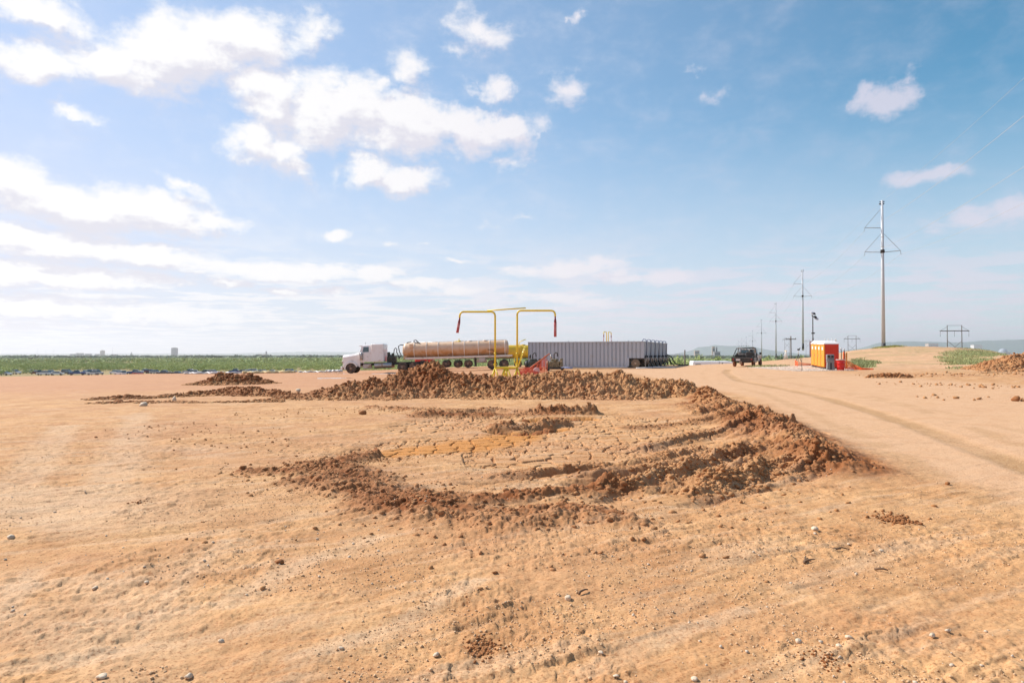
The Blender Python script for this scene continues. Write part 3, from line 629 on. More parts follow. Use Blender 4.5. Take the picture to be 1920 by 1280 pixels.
# single stones one can point at
M_ROCK = mat('pale_stone', (.62, .48, .34), .8, var=.22, vscale=20, bump=.5, bscale=60); M_ROCKD = mat('brown_stone', (.30, .16, .09), .85, var=.25, vscale=20, bump=.5, bscale=60)
def stone(px, py, w, label, m, flat=.75, seed=0, cat='stone', name='stone', group='single stones lying on the bare ground'):
    x, y = gp(px, py); s = w/F*y/2; v, f = rough_variants(2, 1, .10, seed+100)
    vv = v[0]*np.array([s*1.15, s, s*flat]); a = seed*1.3; vv = vv @ np.array([[math.cos(a), -math.sin(a), 0], [math.sin(a), math.cos(a), 0], [0, 0, 1]])
    o = np_mesh(name, vv, f, m, smooth=False, attrs={'moist_shade': np.full(len(vv), .9)}); o.location = (x, y, H(x, y) + s*flat*.45); return tag(o, label, cat, group)
for i, a in enumerate([(1592,1208,13,'round pale stone, the middle one of three near the bottom right'), (1498,1210,14,'pale stone left of the round stone near the bottom right'), (1574,1220,12,'flat pale stone just below the round stone near the bottom right'),
    (1748,1204,12,'pale stone to the right of the three stones near the bottom right'), (1527,998,14,'pale stone right of centre, below the corner of the churned soil'), (1528,1004,7,'small pale pebble touching the stone below the churned corner'),
    (1591,1021,7,'lone small white pebble in the right foreground'), (1652,1033,9,'pale speckled pebble right of the lone white pebble'), (1127,1225,11,'whitish stone in the lower middle foreground'), (817,1228,12,'pale stone at the lower middle, beside the dark clump'),
    (191,1276,20,'big pale stone cut by the bottom edge at the left'), (354,1268,17,'flat pale stone at the bottom edge, right of the gravel patch'), (414,1200,12,'tan stone above the gravel patch at lower left'), (20,1012,15,'angular pale stone at the left edge'),
    (268,761,15,'large white stone lying by the windrow at the left'), (1302,1277,13,'grey stone at the bottom edge, right of the middle'), (1065,1126,16,'long grey stone in the centre foreground'), (640,1218,9,'pale stone half sunk in the lower left middle'),
    (178,1105,11,'reddish stone lying in the left foreground'), (1155,1275,10,'pale stone on the bottom edge in the middle'), (275,1092,10,'brown-tinged pebble left of centre foreground')]):
    stone(a[0], a[1], a[2], a[3], M_ROCK, seed=i)
stone(327, 752, 8, 'upright pale slab sticking out of the windrow at the left', M_ROCK, 1.8, 40)
stone(559, 735, 9, 'small bright white stone on the left tail of the long ridge', M_ROCK, 1.2, 41)
stone(1905, 752, 15, 'lone red-brown clod near the right edge', M_CLOD, 1.0, 42, 'clod', 'clod', 'lone clods lying on the bare ground')
stone(1777, 909, 10, 'lone dark clod on the pale road at the right', M_CLOD, .8, 43, 'clod', 'clod', 'lone clods lying on the bare ground')
stone(525, 1056, 16, 'dark pointed clod in the left middle foreground', M_CLOD, .8, 44, 'clod', 'clod', 'lone clods lying on the bare ground')
stone(680, 776, 14, 'dark clod standing alone left of the pit', M_CLOD, .9, 45, 'clod', 'clod', 'lone clods lying on the bare ground')
def patch(px, py, w, label, seed, n=60):              # a little dark heap of crumbs
    x, y = gp(px, py); s = w/F*y/2; r_ = np.random.default_rng(seed); X = x + r_.normal(size=n)*s*.5; Y = y + r_.normal(size=n)*s*.5*1.4
    o = scatter('crumbled_clod', CLOD0, np.c_[X, Y, Hs(X, Y)], r_.uniform(.005, .017, n)*s/.12, M_CLOD, moist_shade=np.full(n, .95), seed=seed)
    return tag(o, label, 'clods', kind='stuff')
patch(907, 1213, 60, 'dark crushed clod in the lower middle foreground', 1, 330); patch(1680, 975, 60, 'dark crushed clod in the right foreground', 2, 200)
patch(1545, 1245, 60, 'faint crumbs spread near the three stones at bottom right', 3, 60); patch(262, 945, 40, 'dark scuffed crumbs in the left foreground', 4, 30)
# twigs
M_TWIG = mat('twig_bark', (.16, .09, .05), .9, var=.3)
for i, (a, b, lab) in enumerate([((1506,1056),(1530,1054),'thick short brown stick in the right foreground'), ((1560,1032),(1594,1033),'thin curved twig above the thick stick'), ((1642,1070),(1662,1071),'thin straight twig right of the thick stick'), ((1840,699),(1893,699),'dark bent branch on the far right ground'), ((1085,1116),(1103,1113),'tiny reddish twig in the centre foreground'), ((1508,1058),(1512,1049),'stub of a broken stick by the thick stick')]):
    xa, ya = gp(*a); xb, yb = gp(*b); m = MB(); P = [(xa+(xb-xa)*t + random.uniform(-.01, .01), ya+(yb-ya)*t + random.uniform(-.02, .02), H(xa+(xb-xa)*t, ya+(yb-ya)*t)+.012+.012*math.sin(3*t)) for t in (0,.3,.6,1)]
    tag(m.tube(P, .008*(1+ya/14), 6, .004).build('twig', M_TWIG), lab, 'twig', 'dry twigs on the bare ground')
# shallow puddles
M_WATER = mat('puddle_water', (.22, .17, .14), .04, var=.05, spec=.6)
for P in PUD:
    A = np.array(P); a = A[0, :2]; b = A[-1, :2]; L = np.linalg.norm(b-a); c = (a+b)/2; t = (b-a)/L; nrm = np.array([-t[1], t[0]]); w = A[:, 2].max()
    ring = [c + t*(L/2+w*.7)*math.cos(q) + nrm*w*1.2*math.sin(q) for q in np.linspace(0, 2*math.pi, 40)[:-1]]
    zz = min(float(z0(np.array([p[0]]), np.array([p[1]]))[0]) for p in ring)
    zc = float(z0(np.array([c[0]]), np.array([c[1]]))[0])
    vs = [(p[0], p[1], float(z0(np.array([p[0]]), np.array([p[1]]))[0]) - .012) for p in ring]
    tag(MB().add(vs, [tuple(range(len(vs)))]).build('puddle', M_WATER), kind='structure')
# ------------------------------------------------------------------ things
DUST = (.46, .27, .14)
M_WHITE = mat('white_paint', (.84, .81, .79), .35, var=.04, dirt=DUST, dirt_amt=.25, dirt_shade_low=.08, dirt_shade_z=(.7, 1.7), coat=.3)
M_TANK = mat('dirty_cream_tank', (.72, .50, .33), .42, var=.12, vscale=1.2, dirt=(.56, .27, .10), dirt_amt=.55, dirt_shade_low=.55, dirt_shade_z=(2.0, 2.6), coat=.15)  # tan lower band: amber stain plus underside shade put into the colour
M_TANKRING = mat('tank_ring', (.80, .70, .60), .45, var=.1, dirt=DUST, dirt_amt=.3)
M_BLACK = mat('black_metal', (.025, .023, .022), .5, var=.2, dirt=DUST, dirt_amt=.25)
M_DARK = mat('dark_chassis', (.04, .034, .03), .7, var=.3, dirt=(.18, .10, .06), dirt_amt=.3)
M_TYRE = mat('tyre_rubber', (.045, .036, .032), .85, var=.25, dirt=(.26, .15, .09), dirt_amt=.55, vscale=6)
M_RIM = mat('dusty_rim', (.30, .19, .13), .6, var=.2, dirt=(.3, .16, .09), dirt_amt=.4)
M_CHROME = mat('dull_aluminium', (.45, .42, .40), .4, metal=.8, var=.1, dirt=DUST, dirt_amt=.4)
M_GLASS = mat('vehicle_glass', (.06, .11, .12), .08, var=.1, spec=.8)
M_YEL = mat('yellow_paint', (.80, .60, .035), .38, var=.06, dirt=(.3, .16, .06), dirt_amt=.15, coat=.2)
M_YELT = mat('yellow_tank_paint', (.72, .46, .02), .4, var=.12, dirt=(.5, .3, .08), dirt_amt=.4)
M_PINK = mat('faded_red_hose', (.46, .10, .10), .8, var=.25, dirt=(.66, .40, .38), dirt_amt=.5, dirt_scale=.6)
M_RED = mat('red_plastic', (.62, .012, .008), .38, var=.08)
M_REDT = mat('toilet_red', (.66, .035, .006), .45, var=.06)
M_ORY = mat('toilet_amber', (.85, .31, .025), .42, var=.08, dirt=DUST, dirt_amt=.15)
M_ROOFW = mat('white_plastic_roof', (.82, .80, .78), .4, var=.04)
M_GREYP = mat('grey_plastic', (.22, .225, .23), .55, var=.1, dirt=DUST, dirt_amt=.2)
M_GREY = mat('grey_tank_paint', (.42, .465, .52), .5, var=.06, vscale=.8, dirt=(.40, .34, .27), dirt_amt=.25, dirt_shade_low=.12, dirt_shade_z=(-.1, .8))
M_STEEL = mat('galvanised_steel', (.52, .54, .565), .55, metal=0, var=.06)
M_WOOD = mat('weathered_wood', (.13, .10, .08), .9, var=.25)
M_NET = mat('orange_safety_net', (.85, .13, .02), .7, var=.15)
M_HOSE = mat('black_hose', (.02, .02, .02), .5, var=.2, dirt=DUST, dirt_amt=.2)
M_GREEN = mat('green_paint', (.05, .15, .08), .5, var=.2, dirt=DUST, dirt_amt=.3)
M_ENG = mat('oily_engine', (.05, .055, .045), .6, var=.5, vscale=12, dirt=(.25, .2, .12), dirt_amt=.3, dirt_scale=5)
M_ENGB = mat('brown_engine', (.16, .13, .07), .6, var=.6, vscale=9, dirt=(.5, .42, .3), dirt_amt=.4, dirt_scale=6)
M_STRAW = mat('straw_roll', (.66, .52, .28), .9, var=.15); M_LINER = mat('white_liner', (.66, .63, .60), .5, var=.08)

def wheel(parent, x, y, z, r, w, side=-1, rim=M_RIM, axis='y', tyre=M_TYRE):
    t = MB().lathe([(r*.55, y-w/2), (r*.86, y-w/2), (r*.97, y-w/2+.03), (r, y-w*.3), (r, y+w*.3), (r*.97, y+w/2-.03), (r*.86, y+w/2), (r*.55, y+w/2)], axis, (x, 0, z), 26).build('wheel', tyre, parent)
    k = y + side*w/2
    m = MB().lathe([(r*.56, k-side*.01), (r*.52, k-side*.05), (r*.30, k-side*.06), (r*.27, k+side*.02), (r*.16, k+side*.05), (.01, k+side*.05)], axis, (x, 0, z), 18)
    for i in range(8):
        a = i*math.pi/4; m.lathe([(.022, k-side*.05), (.022, k-side*.02), (.001, k-side*.018)], axis, (x+r*.4*math.sin(a), 0, z+r*.4*math.cos(a)), 6)
    m.build('rim', rim, t); return t

# ---- white tractor with cream tank trailer. Local x runs from the front bumper backwards, the side seen is y = -1.2
def tank_trailer_body(root, x0, x1, zc, r, m_tank, m_ring, rings):
    b = x0; prof = [(.03, b-.02), (r*.45, b+.01), (r*.8, b+.12), (r*.97, b+.30), (r, b+.42), (r, x1-.25), (r*.93, x1-.1), (r*.6, x1), (.03, x1+.03)]
    MB().lathe(prof, 'x', (0, 0, zc), 36).build('tank', m_tank, root)
    for q in rings: MB().lathe([(r-.01, q-.04), (r+.05, q-.045), (r+.05, q+.045), (r-.01, q+.04)], 'x', (0, 0, zc), 36, smooth=False).build('stiffening_ring', m_ring, root)
p0 = at(643, 700.7, 76); zL = float(z0(np.array([p0.x+1]), np.array([76.]))[0]); zR = float(z0(np.array([p0.x+17]), np.array([76.]))[0])
T = empty('tanker_truck', (p0.x, 76.2, zL+.02), 0, 'white tractor with sleeper cab pulling a long dirt-stained cream tank trailer, facing left', 'tanker truck', ry=-math.atan2(zR-zL, 16))
m = MB(); m.loft([[(x, -hw, zb) , (x, -hw, zt-.25), (x, -hw+.22, zt), (x, hw-.22, zt), (x, hw, zt-.25), (x, hw, zb)] for x, hw, zb, zt in ((.16, .80, .75, 1.98), (.22, .86, .62, 2.05), (.9, .98, 1.12, 2.12), (1.5, 1.02, 1.12, 2.2), (2.12, 1.05, .62, 2.33))])
hood = m.build('hood', M_WHITE, T)
MB().box(.10, .17, -.58, .58, .72, 1.92, .03).build('grille', M_CHROME, T)
for y in (-.78, .78): MB().lathe([(.02, .02), (.12, .06), (.13, .2)], 'x', (0.02, y, 1.28), 14).build('headlight', M_CHROME, T)
MB().box(0, .16, -1.18, 1.18, .42, .82, .05).build('bumper', M_WHITE, T)
for y in (-1.18, 1.18):                                             # front fenders as arches
    rg = []
    for a in np.linspace(-10, 165, 14):
        ca, sa = math.cos(R(a)), math.sin(R(a)); s_ = 1 if y > 0 else -1
        rg.append([(1.12-ca*.60, y, .54+sa*.60), (1.12-ca*.74, y, .54+sa*.74), (1.12-ca*.74, y-s_*.42, .54+sa*.80), (1.12-ca*.60, y-s_*.42, .54+sa*.62)])
    MB().loft(rg).build('fender', M_WHITE, T)
cab = MB().loft([[(x0, -1.02, z), (x1, -1.02, z), (x1, 1.02, z), (x0, 1.02, z)] for z, x0, x1 in ((1.22, 2.05, 3.36), (2.28, 2.05, 3.36))]); cab.loft([[(2.10, -.98, 2.28), (3.36, -1.02, 2.28), (3.36, 1.02, 2.28), (2.10, .98, 2.28)], [(2.32, -.90, 2.98), (3.36, -.96, 3.0), (3.36, .96, 3.0), (2.32, .90, 2.98)], [(2.5, -.8, 3.07), (3.36, -.86, 3.12), (3.36, .86, 3.12), (2.5, .8, 3.07)]])
cab = cab.build('cab', M_WHITE, T)
d = MB().box(2.28, 3.12, -1.045, -1.02, 1.35, 2.26, .01).build('door', M_WHITE, T); MB().box(2.9, 3.05, -1.07, -1.045, 1.78, 1.83).build('handle', M_CHROME, d)
MB().add([(2.42, -1.015, 2.31), (3.10, -1.03, 2.31), (3.10, -.995, 2.86), (2.52, -.975, 2.86)], [(0,1,2,3)]).build('side_window', M_GLASS, T)
MB().add([(2.42, 1.015, 2.31), (3.10, 1.03, 2.31), (3.10, .995, 2.86), (2.52, .975, 2.86)], [(0,1,2,3)]).build('side_window', M_GLASS, T)
MB().add([(2.115, -.88, 2.36), (2.115, .88, 2.36), (2.30, .82, 2.90), (2.30, -.82, 2.90)], [(0,1,2,3)]).build('windshield', M_GLASS, T)
MB().box(2.02, 2.36, -.9, .9, 2.93, 3.05, .03).build('sun_visor', M_WHITE, T)
MB().box(3.38, 4.78, -1.2, 1.2, 1.18, 3.18, .08).build('sleeper', M_WHITE, T)
MB().box(3.85, 4.55, -1.215, -1.2, 1.35, 2.85, .01).build('sleeper_panel', M_WHITE, T)
MB().tube([(3.30, 1.14, 1.1), (3.30, 1.14, 3.25)], .065, 10).build('exhaust_stack', M_CHROME, T)
MB().box(2.05, 2.18, -1.32, -1.12, 1.55, 2.2, .03).build('mirror', M_WHITE, T); MB().lathe([(.15, 1.45), (.17, 1.5), (.17, 2.15), (.13, 2.22)], 'z', (2.3, -1.14, 0), 14).build('air_cleaner', M_CHROME, T)
MB().tube([(2.65, -.5, 3.1), (2.65, -.5, 3.4)], .015, 5).build('antenna', M_BLACK, T)
MB().box(.3, 9.3, -.45, -.33, .82, 1.08).box(.3, 9.3, .33, .45, .82, 1.08).box(4.8, 9.3, -.32, .32, .95, 1.10).build('chassis', M_DARK, T)
MB().box(2.45, 3.35, -1.12, -.5, .48, 1.0, .04).build('battery_box', M_CHROME, T)
MB().lathe([(.02, 3.65), (.28, 3.67), (.31, 3.72), (.31, 5.55), (.28, 5.6), (.02, 5.62)], 'x', (0, -.85, .78), 20).build('fuel_tank', M_CHROME, T); MB().lathe([(.02, 3.65), (.31, 3.7), (.31, 5.55), (.02, 5.62)], 'x', (0, .85, .78), 20).build('fuel_tank', M_CHROME, T)
for x, in ((1.12,),): wheel(T, x, -1.02, .54, .54, .30); wheel(T, x, 1.02, .54, .54, .30, 1)
for x in (6.75, 8.05): wheel(T, x, -.93, .54, .54, .58); wheel(T, x, .93, .54, .54, .58, 1)
MB().loft([[(7.4-math.cos(R(a))*1.35, -1.2, .35+math.sin(R(a))*.9), (7.4-math.cos(R(a))*1.35, -.6, .35+math.sin(R(a))*.9), (7.4-math.cos(R(a))*1.38, -.6, .38+math.sin(R(a))*.92), (7.4-math.cos(R(a))*1.38, -1.2, .38+math.sin(R(a))*.92)] for a in (150, 165, 178)]).build('mud_flap', M_BLACK, T)
pm = MB().box(5.0, 5.9, -.6, .6, 1.1, 1.75, .05).lathe([(.02, -.75), (.32, -.74), (.34, -.5), (.2, -.3)], 'y', (5.45, 0, 1.62), 16).lathe([(.14, 1.7), (.17, 1.75), (.17, 2.15), (.1, 2.25)], 'z', (5.2, -.45, 0), 12).box(5.55, 5.8, -.7, -.3, 1.7, 2.1, .03).build('vacuum_pump', M_ENG, T)
MB().tube([(5.75, -.5, 1.9), (5.82, -.5, 2.5), (5.98, -.5, 2.68), (6.12, -.5, 2.55), (6.1, -.55, 2.2), (6.35, -.5, 1.6)], .05, 8).build('hose', M_HOSE, T)
MB().tube([(6.3, -.6, 1.45), (6.62, -.7, 1.8), (6.4, -.6, 2.3), (6.3, -.5, 2.85), (6.5, -.4, 3.0), (6.95, -.3, 2.95)], .055, 8).build('hose', M_HOSE, T)
MB().tube([(6.95, -.2, 2.95), (7.3, -.2, 3.25), (7.7, -.2, 3.32)], .045, 8).build('hose', M_HOSE, T)
rings = [8.05, 9.4, 10.7, 12.3, 13.6, 15.15, 16.4, 18.1]
tank_trailer_body(T, 6.7, 18.5, 2.36, .83, M_TANK, M_TANKRING, rings)
MB().box(7.1, 18.9, -1.05, -.86, 1.36, 1.56, .02).box(7.1, 18.9, .86, 1.05, 1.36, 1.56, .02).box(7.3, 18.6, -.5, .5, 1.30, 1.52).build('trailer_frame', M_TANKRING, T)
MB().box(6.9, 7.25, -.98, -.7, 1.36, 1.75, .04).build('valve_box', M_TANK, T); MB().box(7.55, 8.0, -.95, -.8, 2.6, 3.05, .04).build('valve_box', M_TANK, T)
for x in (8.2, 14.2, 15.9): MB().lathe([(.28, 3.1), (.28, 3.24), (.24, 3.27), (.02, 3.29)], 'z', (x, 0, 0), 16).build('hatch', M_TANKRING, T)
MB().lathe([(.22, 3.1), (.22, 3.28), (.02, 3.31)], 'z', (13.0, 0, 0), 14).tube([(13.0, 0, 3.3), (13.0, 0, 3.52)], .05, 6).tube([(12.5, -.1, 3.22), (13.1, -.1, 3.25)], .05, 6).build('vent_valve', M_YEL, T)
MB().tube([(8.0, -.2, 3.2), (8.0, -.2, 3.46), (8.2, -.2, 3.5), (8.45, -.25, 3.25), (8.7, -.45, 3.1)], .05, 8).build('vent_pipe', M_BLACK, T)
MB().tube([(16.2, -.84, 2.2), (16.7, -.86, 2.15), (17.05, -.87, 1.95), (17.2, -.87, 1.7)], .035, 6).build('hose', M_HOSE, T); MB().tube([(11.8, -.86, 1.7), (12.3, -.88, 1.85)], .03, 6).build('hose', M_HOSE, T)
MB().box(14.7, 14.85, -.95, -.8, .45, 1.4).box(14.6, 14.95, -1.0, -.75, .40, .46).build('landing_gear', M_DARK, T); MB().box(14.7, 14.85, .8, .95, .45, 1.4).build('landing_gear', M_DARK, T)
MB().box(15.2, 15.9, -1.0, -.6, .85, 1.32, .03).build('tool_box', M_CHROME, T)
for x in (16.65, 17.95): wheel(T, x, -.93, .54, .54, .58, rim=M_RIM); wheel(T, x, .93, .54, .54, .58, 1)
MB().box(16.0, 18.6, -1.22, -1.0, 1.14, 1.2).box(18.55, 18.62, -1.2, 1.2, .75, 1.1).build('rear_fender', M_DARK, T)
MB().tube([(7.2, -.1, 3.21), (18.3, -.1, 3.24)], .02, 5).build('top_rail', M_CHROME, T)

# ---- second tanker, parked behind: yellow tank, green axles, red cab
q = at(780, 692, 86.5)
T2 = empty('tanker_truck', (q.x, 86.5, H(q.x+8, 86.5)+.02), 0, 'yellow tanker with green axles parked behind the cream tank trailer, mostly hidden', 'tanker truck')
tank_trailer_body(T2, 3.6, 15.4, 2.02, .84, M_YELT, M_YELT, [5, 7, 9, 11.3, 13.2, 15.0])
MB().box(1.1, 15.6, -1.0, -.85, 1.12, 1.24).box(1.1, 15.6, .85, 1.0, 1.12, 1.24).build('chassis', M_GREEN, T2)
MB().box(0, 2.2, -1.15, 1.15, .6, 2.4, .12).build('cab', M_RED, T2); MB().add([(-.005, -.9, 1.6), (-.005, .9, 1.6), (-.005, .9, 2.2), (-.005, -.9, 2.2)], [(0,1,2,3)]).build('windshield', M_GLASS, T2)
MB().box(.5, 1.6, -1.16, -1.15, 1.6, 2.2).build('side_window', M_GLASS, T2); MB().box(-.05, 0, -1.1, 1.1, .4, .7).build('bumper', M_CHROME, T2)
for x in (1.0, 3.9, 5.35, 6.65, 12.9, 14.2): wheel(T2, x, -.93, .50, .50, .5, rim=M_RIM); wheel(T2, x, .93, .50, .50, .5, 1)
for x in (4.6, 6.0): MB().loft([[(x-math.cos(R(a))*.75, yy, .5+math.sin(R(a))*.66) for yy in (-1.2, -.68)] + [(x-math.cos(R(a))*.72, yy, .46+math.sin(R(a))*.66) for yy in (-.68, -1.2)] for a in range(10, 171, 16)]).build('fender', M_GREEN, T2)
for x in (8, 11.4, 13.6): MB().lathe([(.28, 2.78), (.28, 2.92), (.02, 2.95)], 'z', (x, 0, 0), 14).build('hatch', M_YELT, T2)
MB().box(7.4, 9.0, -.95, -.6, .65, 1.08, .03).build('tool_box', M_CHROME, T2)

# ---- yellow loading rack with two swan-neck arms
def rack(loc, k, label, rz, hose=True, cross=True, s=1.0):
    r_ = empty('loading_arm_rack', loc, rz, label, 'loading rack', 'yellow loading arm racks')
    h = 5.0*s; a = .072*s
    def neck(x0_, x1_, hz):
        sg = 1 if x1_ > x0_ else -1; b = .30*s
        pts = [(x0_, 0, .9*s)] + [(x0_, 0, hz-b)] + [(x0_+sg*b*(1-math.cos(t)), 0, hz-b+b*math.sin(t)) for t in (.5, 1.0, 1.57)] + [(x1_-sg*b, 0, hz)] + [(x1_-sg*b+sg*b*math.sin(t), 0, hz-b+b*math.cos(t)) for t in (.5, 1.0, 1.57)] + [(x1_, 0, hz-.45*s)]
        return MB().tube(pts, a, 12)
    w = .84*s; arm = 2.72*s
    neck(-w, -w-arm+.02, h-.02).build('swan_neck_arm', M_YEL, r_); neck(w, w+arm+.18*s, h+.07*s).build('swan_neck_arm', M_YEL, r_)
    MB().tube([(-w, 0, .95*s), (-w, 0, .82*s), (-w+.12*s, 0, .72*s), (w-.12*s, 0, .72*s), (w, 0, .82*s), (w, 0, .95*s)], a*1.2, 12).build('manifold_pipe', M_YEL, r_)
    for x in (-w, w): MB().lathe([(a*1.6, .93*s), (a*1.6, 1.03*s)], 'z', (x, 0, 0), 14, smooth=False).build('flange', M_YEL, r_); MB().lathe([(a*1.25, 1.75*s), (a*1.25, 1.85*s)], 'z', (x, 0, 0), 12).build('flange', M_YEL, r_)
    if k:
        for x in (-w, -w*.12, w*.12, w):
            for dx, dy in ((-.3, -.55), (.3, -.55), (-.12, .6)): MB().tube([(x, 0, .70*s), (x+dx*s, dy*s, -.08)], .055*s, 8).build('leg', M_YEL, r_)
    if cross: MB().tube([(-w-.62*s, .18, h+.08*s), (w+.66*s, .18, h+.28*s)], .05*s, 8).build('cross_pipe', M_YEL, r_)
    for x, hz, l_, tx in ((-w-arm+.02, h-.45*s, 1.18*s, -.18*s), (w+arm+.18*s, h-.38*s, 1.55*s, 0)) if hose else ():
        c = MB().tube([(x, 0, hz), (x, 0, hz-.12*s)], .06*s, 10).tube([(x, 0, hz-.12*s), (x+tx*.1, 0, hz-.2*s), (x+tx*.3, 0, hz-.42*s)], .055*s, 10, .10*s).build('hose_coupling', mat('dark_red_hose', (.22, .03, .04), .7), r_)
        rg = [[(x+tx*t+math.cos(q)*.105*s, math.sin(q)*.05*s, hz-.42*s-(l_-.42*s)*(t-.3)/.7) for q in np.linspace(0, 6.283, 11)[:-1]] for t in (.3, .5, .75, 1)]
        MB().loft(rg, smooth=True).build('drop_hose', M_PINK, r_)
    return r_
pr = at(949, 700, 52); rack((pr.x, 52, H(pr.x, 52)-.02), True, 'tall yellow rack with two swan-neck loading arms and red drop hoses, behind the ridge', 0)
pr = at(1139, 622, 118); rack((pr.x, 118, pr.z-5.06), True, 'small distant yellow loading rack showing above the grey tanks', R(72), True, False)
# yellow stair
a_ = at(980, 688, 79); st = empty('stair', (a_.x-.25, 78.5, H(a_.x, 78.5)), R(-8), 'pale yellow metal stair leaning at the left end of the grey tanks', 'stair')
for y in (-.35, .35): MB().tube([(-.35, y, 0), (.55, y, 2.55)], .045, 6).build('stringer', M_YEL, st); MB().tube([(-.75, y, .9), (-.1, y, 3.0), (.6, y, 3.3)], .03, 6).tube([(-.4, y, 0), (-.75, y, .9)], .03, 6).build('handrail', M_YEL, st)
for i in range(8): t = (i+.7)/8.4; MB().box(-.35+.9*t-.13, -.35+.9*t+.13, -.35, .35, 2.55*t-.02, 2.55*t+.02).build('tread', M_YEL, st)

# ---- row of frac tanks
U = Vector((.37, .93, 0)).normalized(); c0_ = at(1207, 691, 71.5); zt = 0.27; RZ = math.atan2(.37, -.93)
def corr(x0_, x1_, y, sgn, n, d=.10):                 # plan line of a corrugated wall along x
    P = []; w = (x1_-x0_)/n
    for i in range(n):
        b = x0_+i*w; P += [(b, y), (b+w*.62, y), (b+w*.74, y-sgn*d), (b+w*.88, y-sgn*d)]
    return P + [(x1_, y)]
def tank_body():
    W = 2.42; m = MB(); L = 12.9
    def loop(x0_, n1):
        A = corr(x0_, L, 0, 1, n1); B = [(L, -W*.0-.0)]
        E = [(L, -.3), (L-.08, -.4), (L-.08, -.8), (L, -.9), (L, -1.5), (L-.08, -1.6), (L-.08, -2.0), (L, -2.1)]
        C = [(x, y) for x, y in reversed(corr(x0_, L, -W, -1, n1))]
        D = [(x0_, -2.1), (x0_+.1, -2.0), (x0_+.1, -1.6), (x0_, -1.5), (x0_, -.9), (x0_+.1, -.8), (x0_+.1, -.4), (x0_, -.3)]
        return A + E + C + D
    a = loop(0.0, 30); m.loft([[(x, y, 1.02) for x, y in a], [(x, y, 2.72) for x, y in a]])
    b = loop(1.72, 26); m.loft([[(x, y, .16) for x, y in b], [(x, y, 1.02) for x, y in b]])
    return m
FR = empty('steel_tank', (0, 0, 0), RZ)
tank_body().build('corrugated_wall', M_GREY, FR)
MB().box(-.05, 12.95, -.06, .04, 2.70, 2.79).box(-.05, 12.95, -2.46, -2.36, 2.70, 2.79).box(-.05, .05, -2.36, -.06, 2.70, 2.79).box(12.85, 12.95, -2.36, -.06, 2.70, 2.79).box(.05, 12.85, -2.36, -.06, 2.66, 2.71).build('top_rim', M_GREY, FR)
MB().box(1.7, 13.0, -.12, .06, .02, .17).box(1.7, 13.0, -2.48, -2.30, .02, .17).box(1.55, 1.72, -.1, .05, .17, 1.05).build('skid', M_GREY, FR)
MB().box(.0, 1.6, -2.3, -.12, .86, 1.01).build('wheel_well', M_DARK, FR)
wheel(FR, .88, -.16, .46, .47, .30, 1, mat('tan_rim', (.42, .30, .20), .6), 'y', mat('tan_tyre', (.22, .155, .10), .9, var=.25)); wheel(FR, .88, -2.26, .46, .47, .30, -1)
MB().tube([(.88, -2.1, .46), (.88, -.3, .46)], .07, 8).build('axle', M_DARK, FR)
for y in (-.28, -2.1): MB().tube([(.05, y, 1.0), (-.1, y, .95), (-.12, y, .12)], .05, 8).box(-.28, .04, y-.12, y+.12, .04, .1).build('jack_leg', mat('pale_jack', (.40, .37, .33), .6) if y == -.28 else M_STEEL, FR)
MB().tube([(-.1, -.7, 1.15), (-.18, -.7, .98), (-.18, -.7, .35)], .07, 10).tube([(-.1, -1.6, 1.15), (-.2, -1.6, .98), (-.2, -1.6, .35)], .07, 10).box(-.3, -.05, -1.7, -.6, .96, 1.06, .02).build('outlet_manifold', M_CHROME, FR)
MB().lathe([(.02, -.12), (.11, -.1), (.11, .04), (.02, .06)], 'x', (-.06, -.7, 1.2), 12).lathe([(.02, -.12), (.11, -.1), (.11, .04), (.02, .06)], 'x', (-.06, -1.6, 1.2), 12).build('valve', M_BLACK, FR)
MB().tube([(-.05, -1.2, 1.2), (-.10, -1.2, 2.5), (-.02, -1.2, 2.98), (.25, -1.2, 3.05), (.4, -1.2, 2.75)], .05, 8).build('fill_pipe', mat('blue_grey_pipe', (.16, .18, .26), .5), FR)
MB().tube([(-.05, -1.9, .9), (-.4, -1.95, .55), (-.6, -2.0, .1)], .07, 8).build('outlet_hose', M_HOSE, FR)
for x in (1.6, 3.4, 8.2): MB().tube([(x, -.02, 2.78), (x, -.02, 2.9)], .05, 6).build('lifting_lug', M_GREY, FR)
names = ['nearest', 'second', 'third', 'fourth', 'fifth', 'sixth']
for i in range(6):
    o = FR if i == 0 else copy_tree(FR); p = c0_ + U*(2.62*i)
    o.location = (p.x, p.y, zt + .035*i*0); tag(o, f'grey corrugated steel fluid tank, the {names[i]} of the row' + (' showing its whole long side' if i == 0 else ', seen by its hose end'), 'tank', 'grey corrugated fluid tanks standing side by side')
e = c0_ + U*15.9
def hose(pts, r, label, m=M_HOSE, name='hose', cat='hose', group='hoses on the ground by the tanks'):
    return tag(MB().tube([(x, y, H(x, y)+z) for x, y, z in pts], r, 8).build(name, m), label, cat, group)
hose([(e.x-.2, e.y-.4, 1.4), (e.x+.3, e.y-.8, 1.1), (e.x+.65, e.y-1.1, .3), (e.x+1.0, e.y-1.5, .08), (e.x+2.1, e.y-2, .06)], .075, 'black hose arching down from the far end of the tank row')
hose([(e.x-.5, e.y-.9, 1.2), (e.x-.1, e.y-1.2, 1.0), (e.x+.1, e.y-1.4, .4), (e.x+.4, e.y-1.8, .08)], .07, 'shorter black hose dropping to the ground at the far end of the tank row')
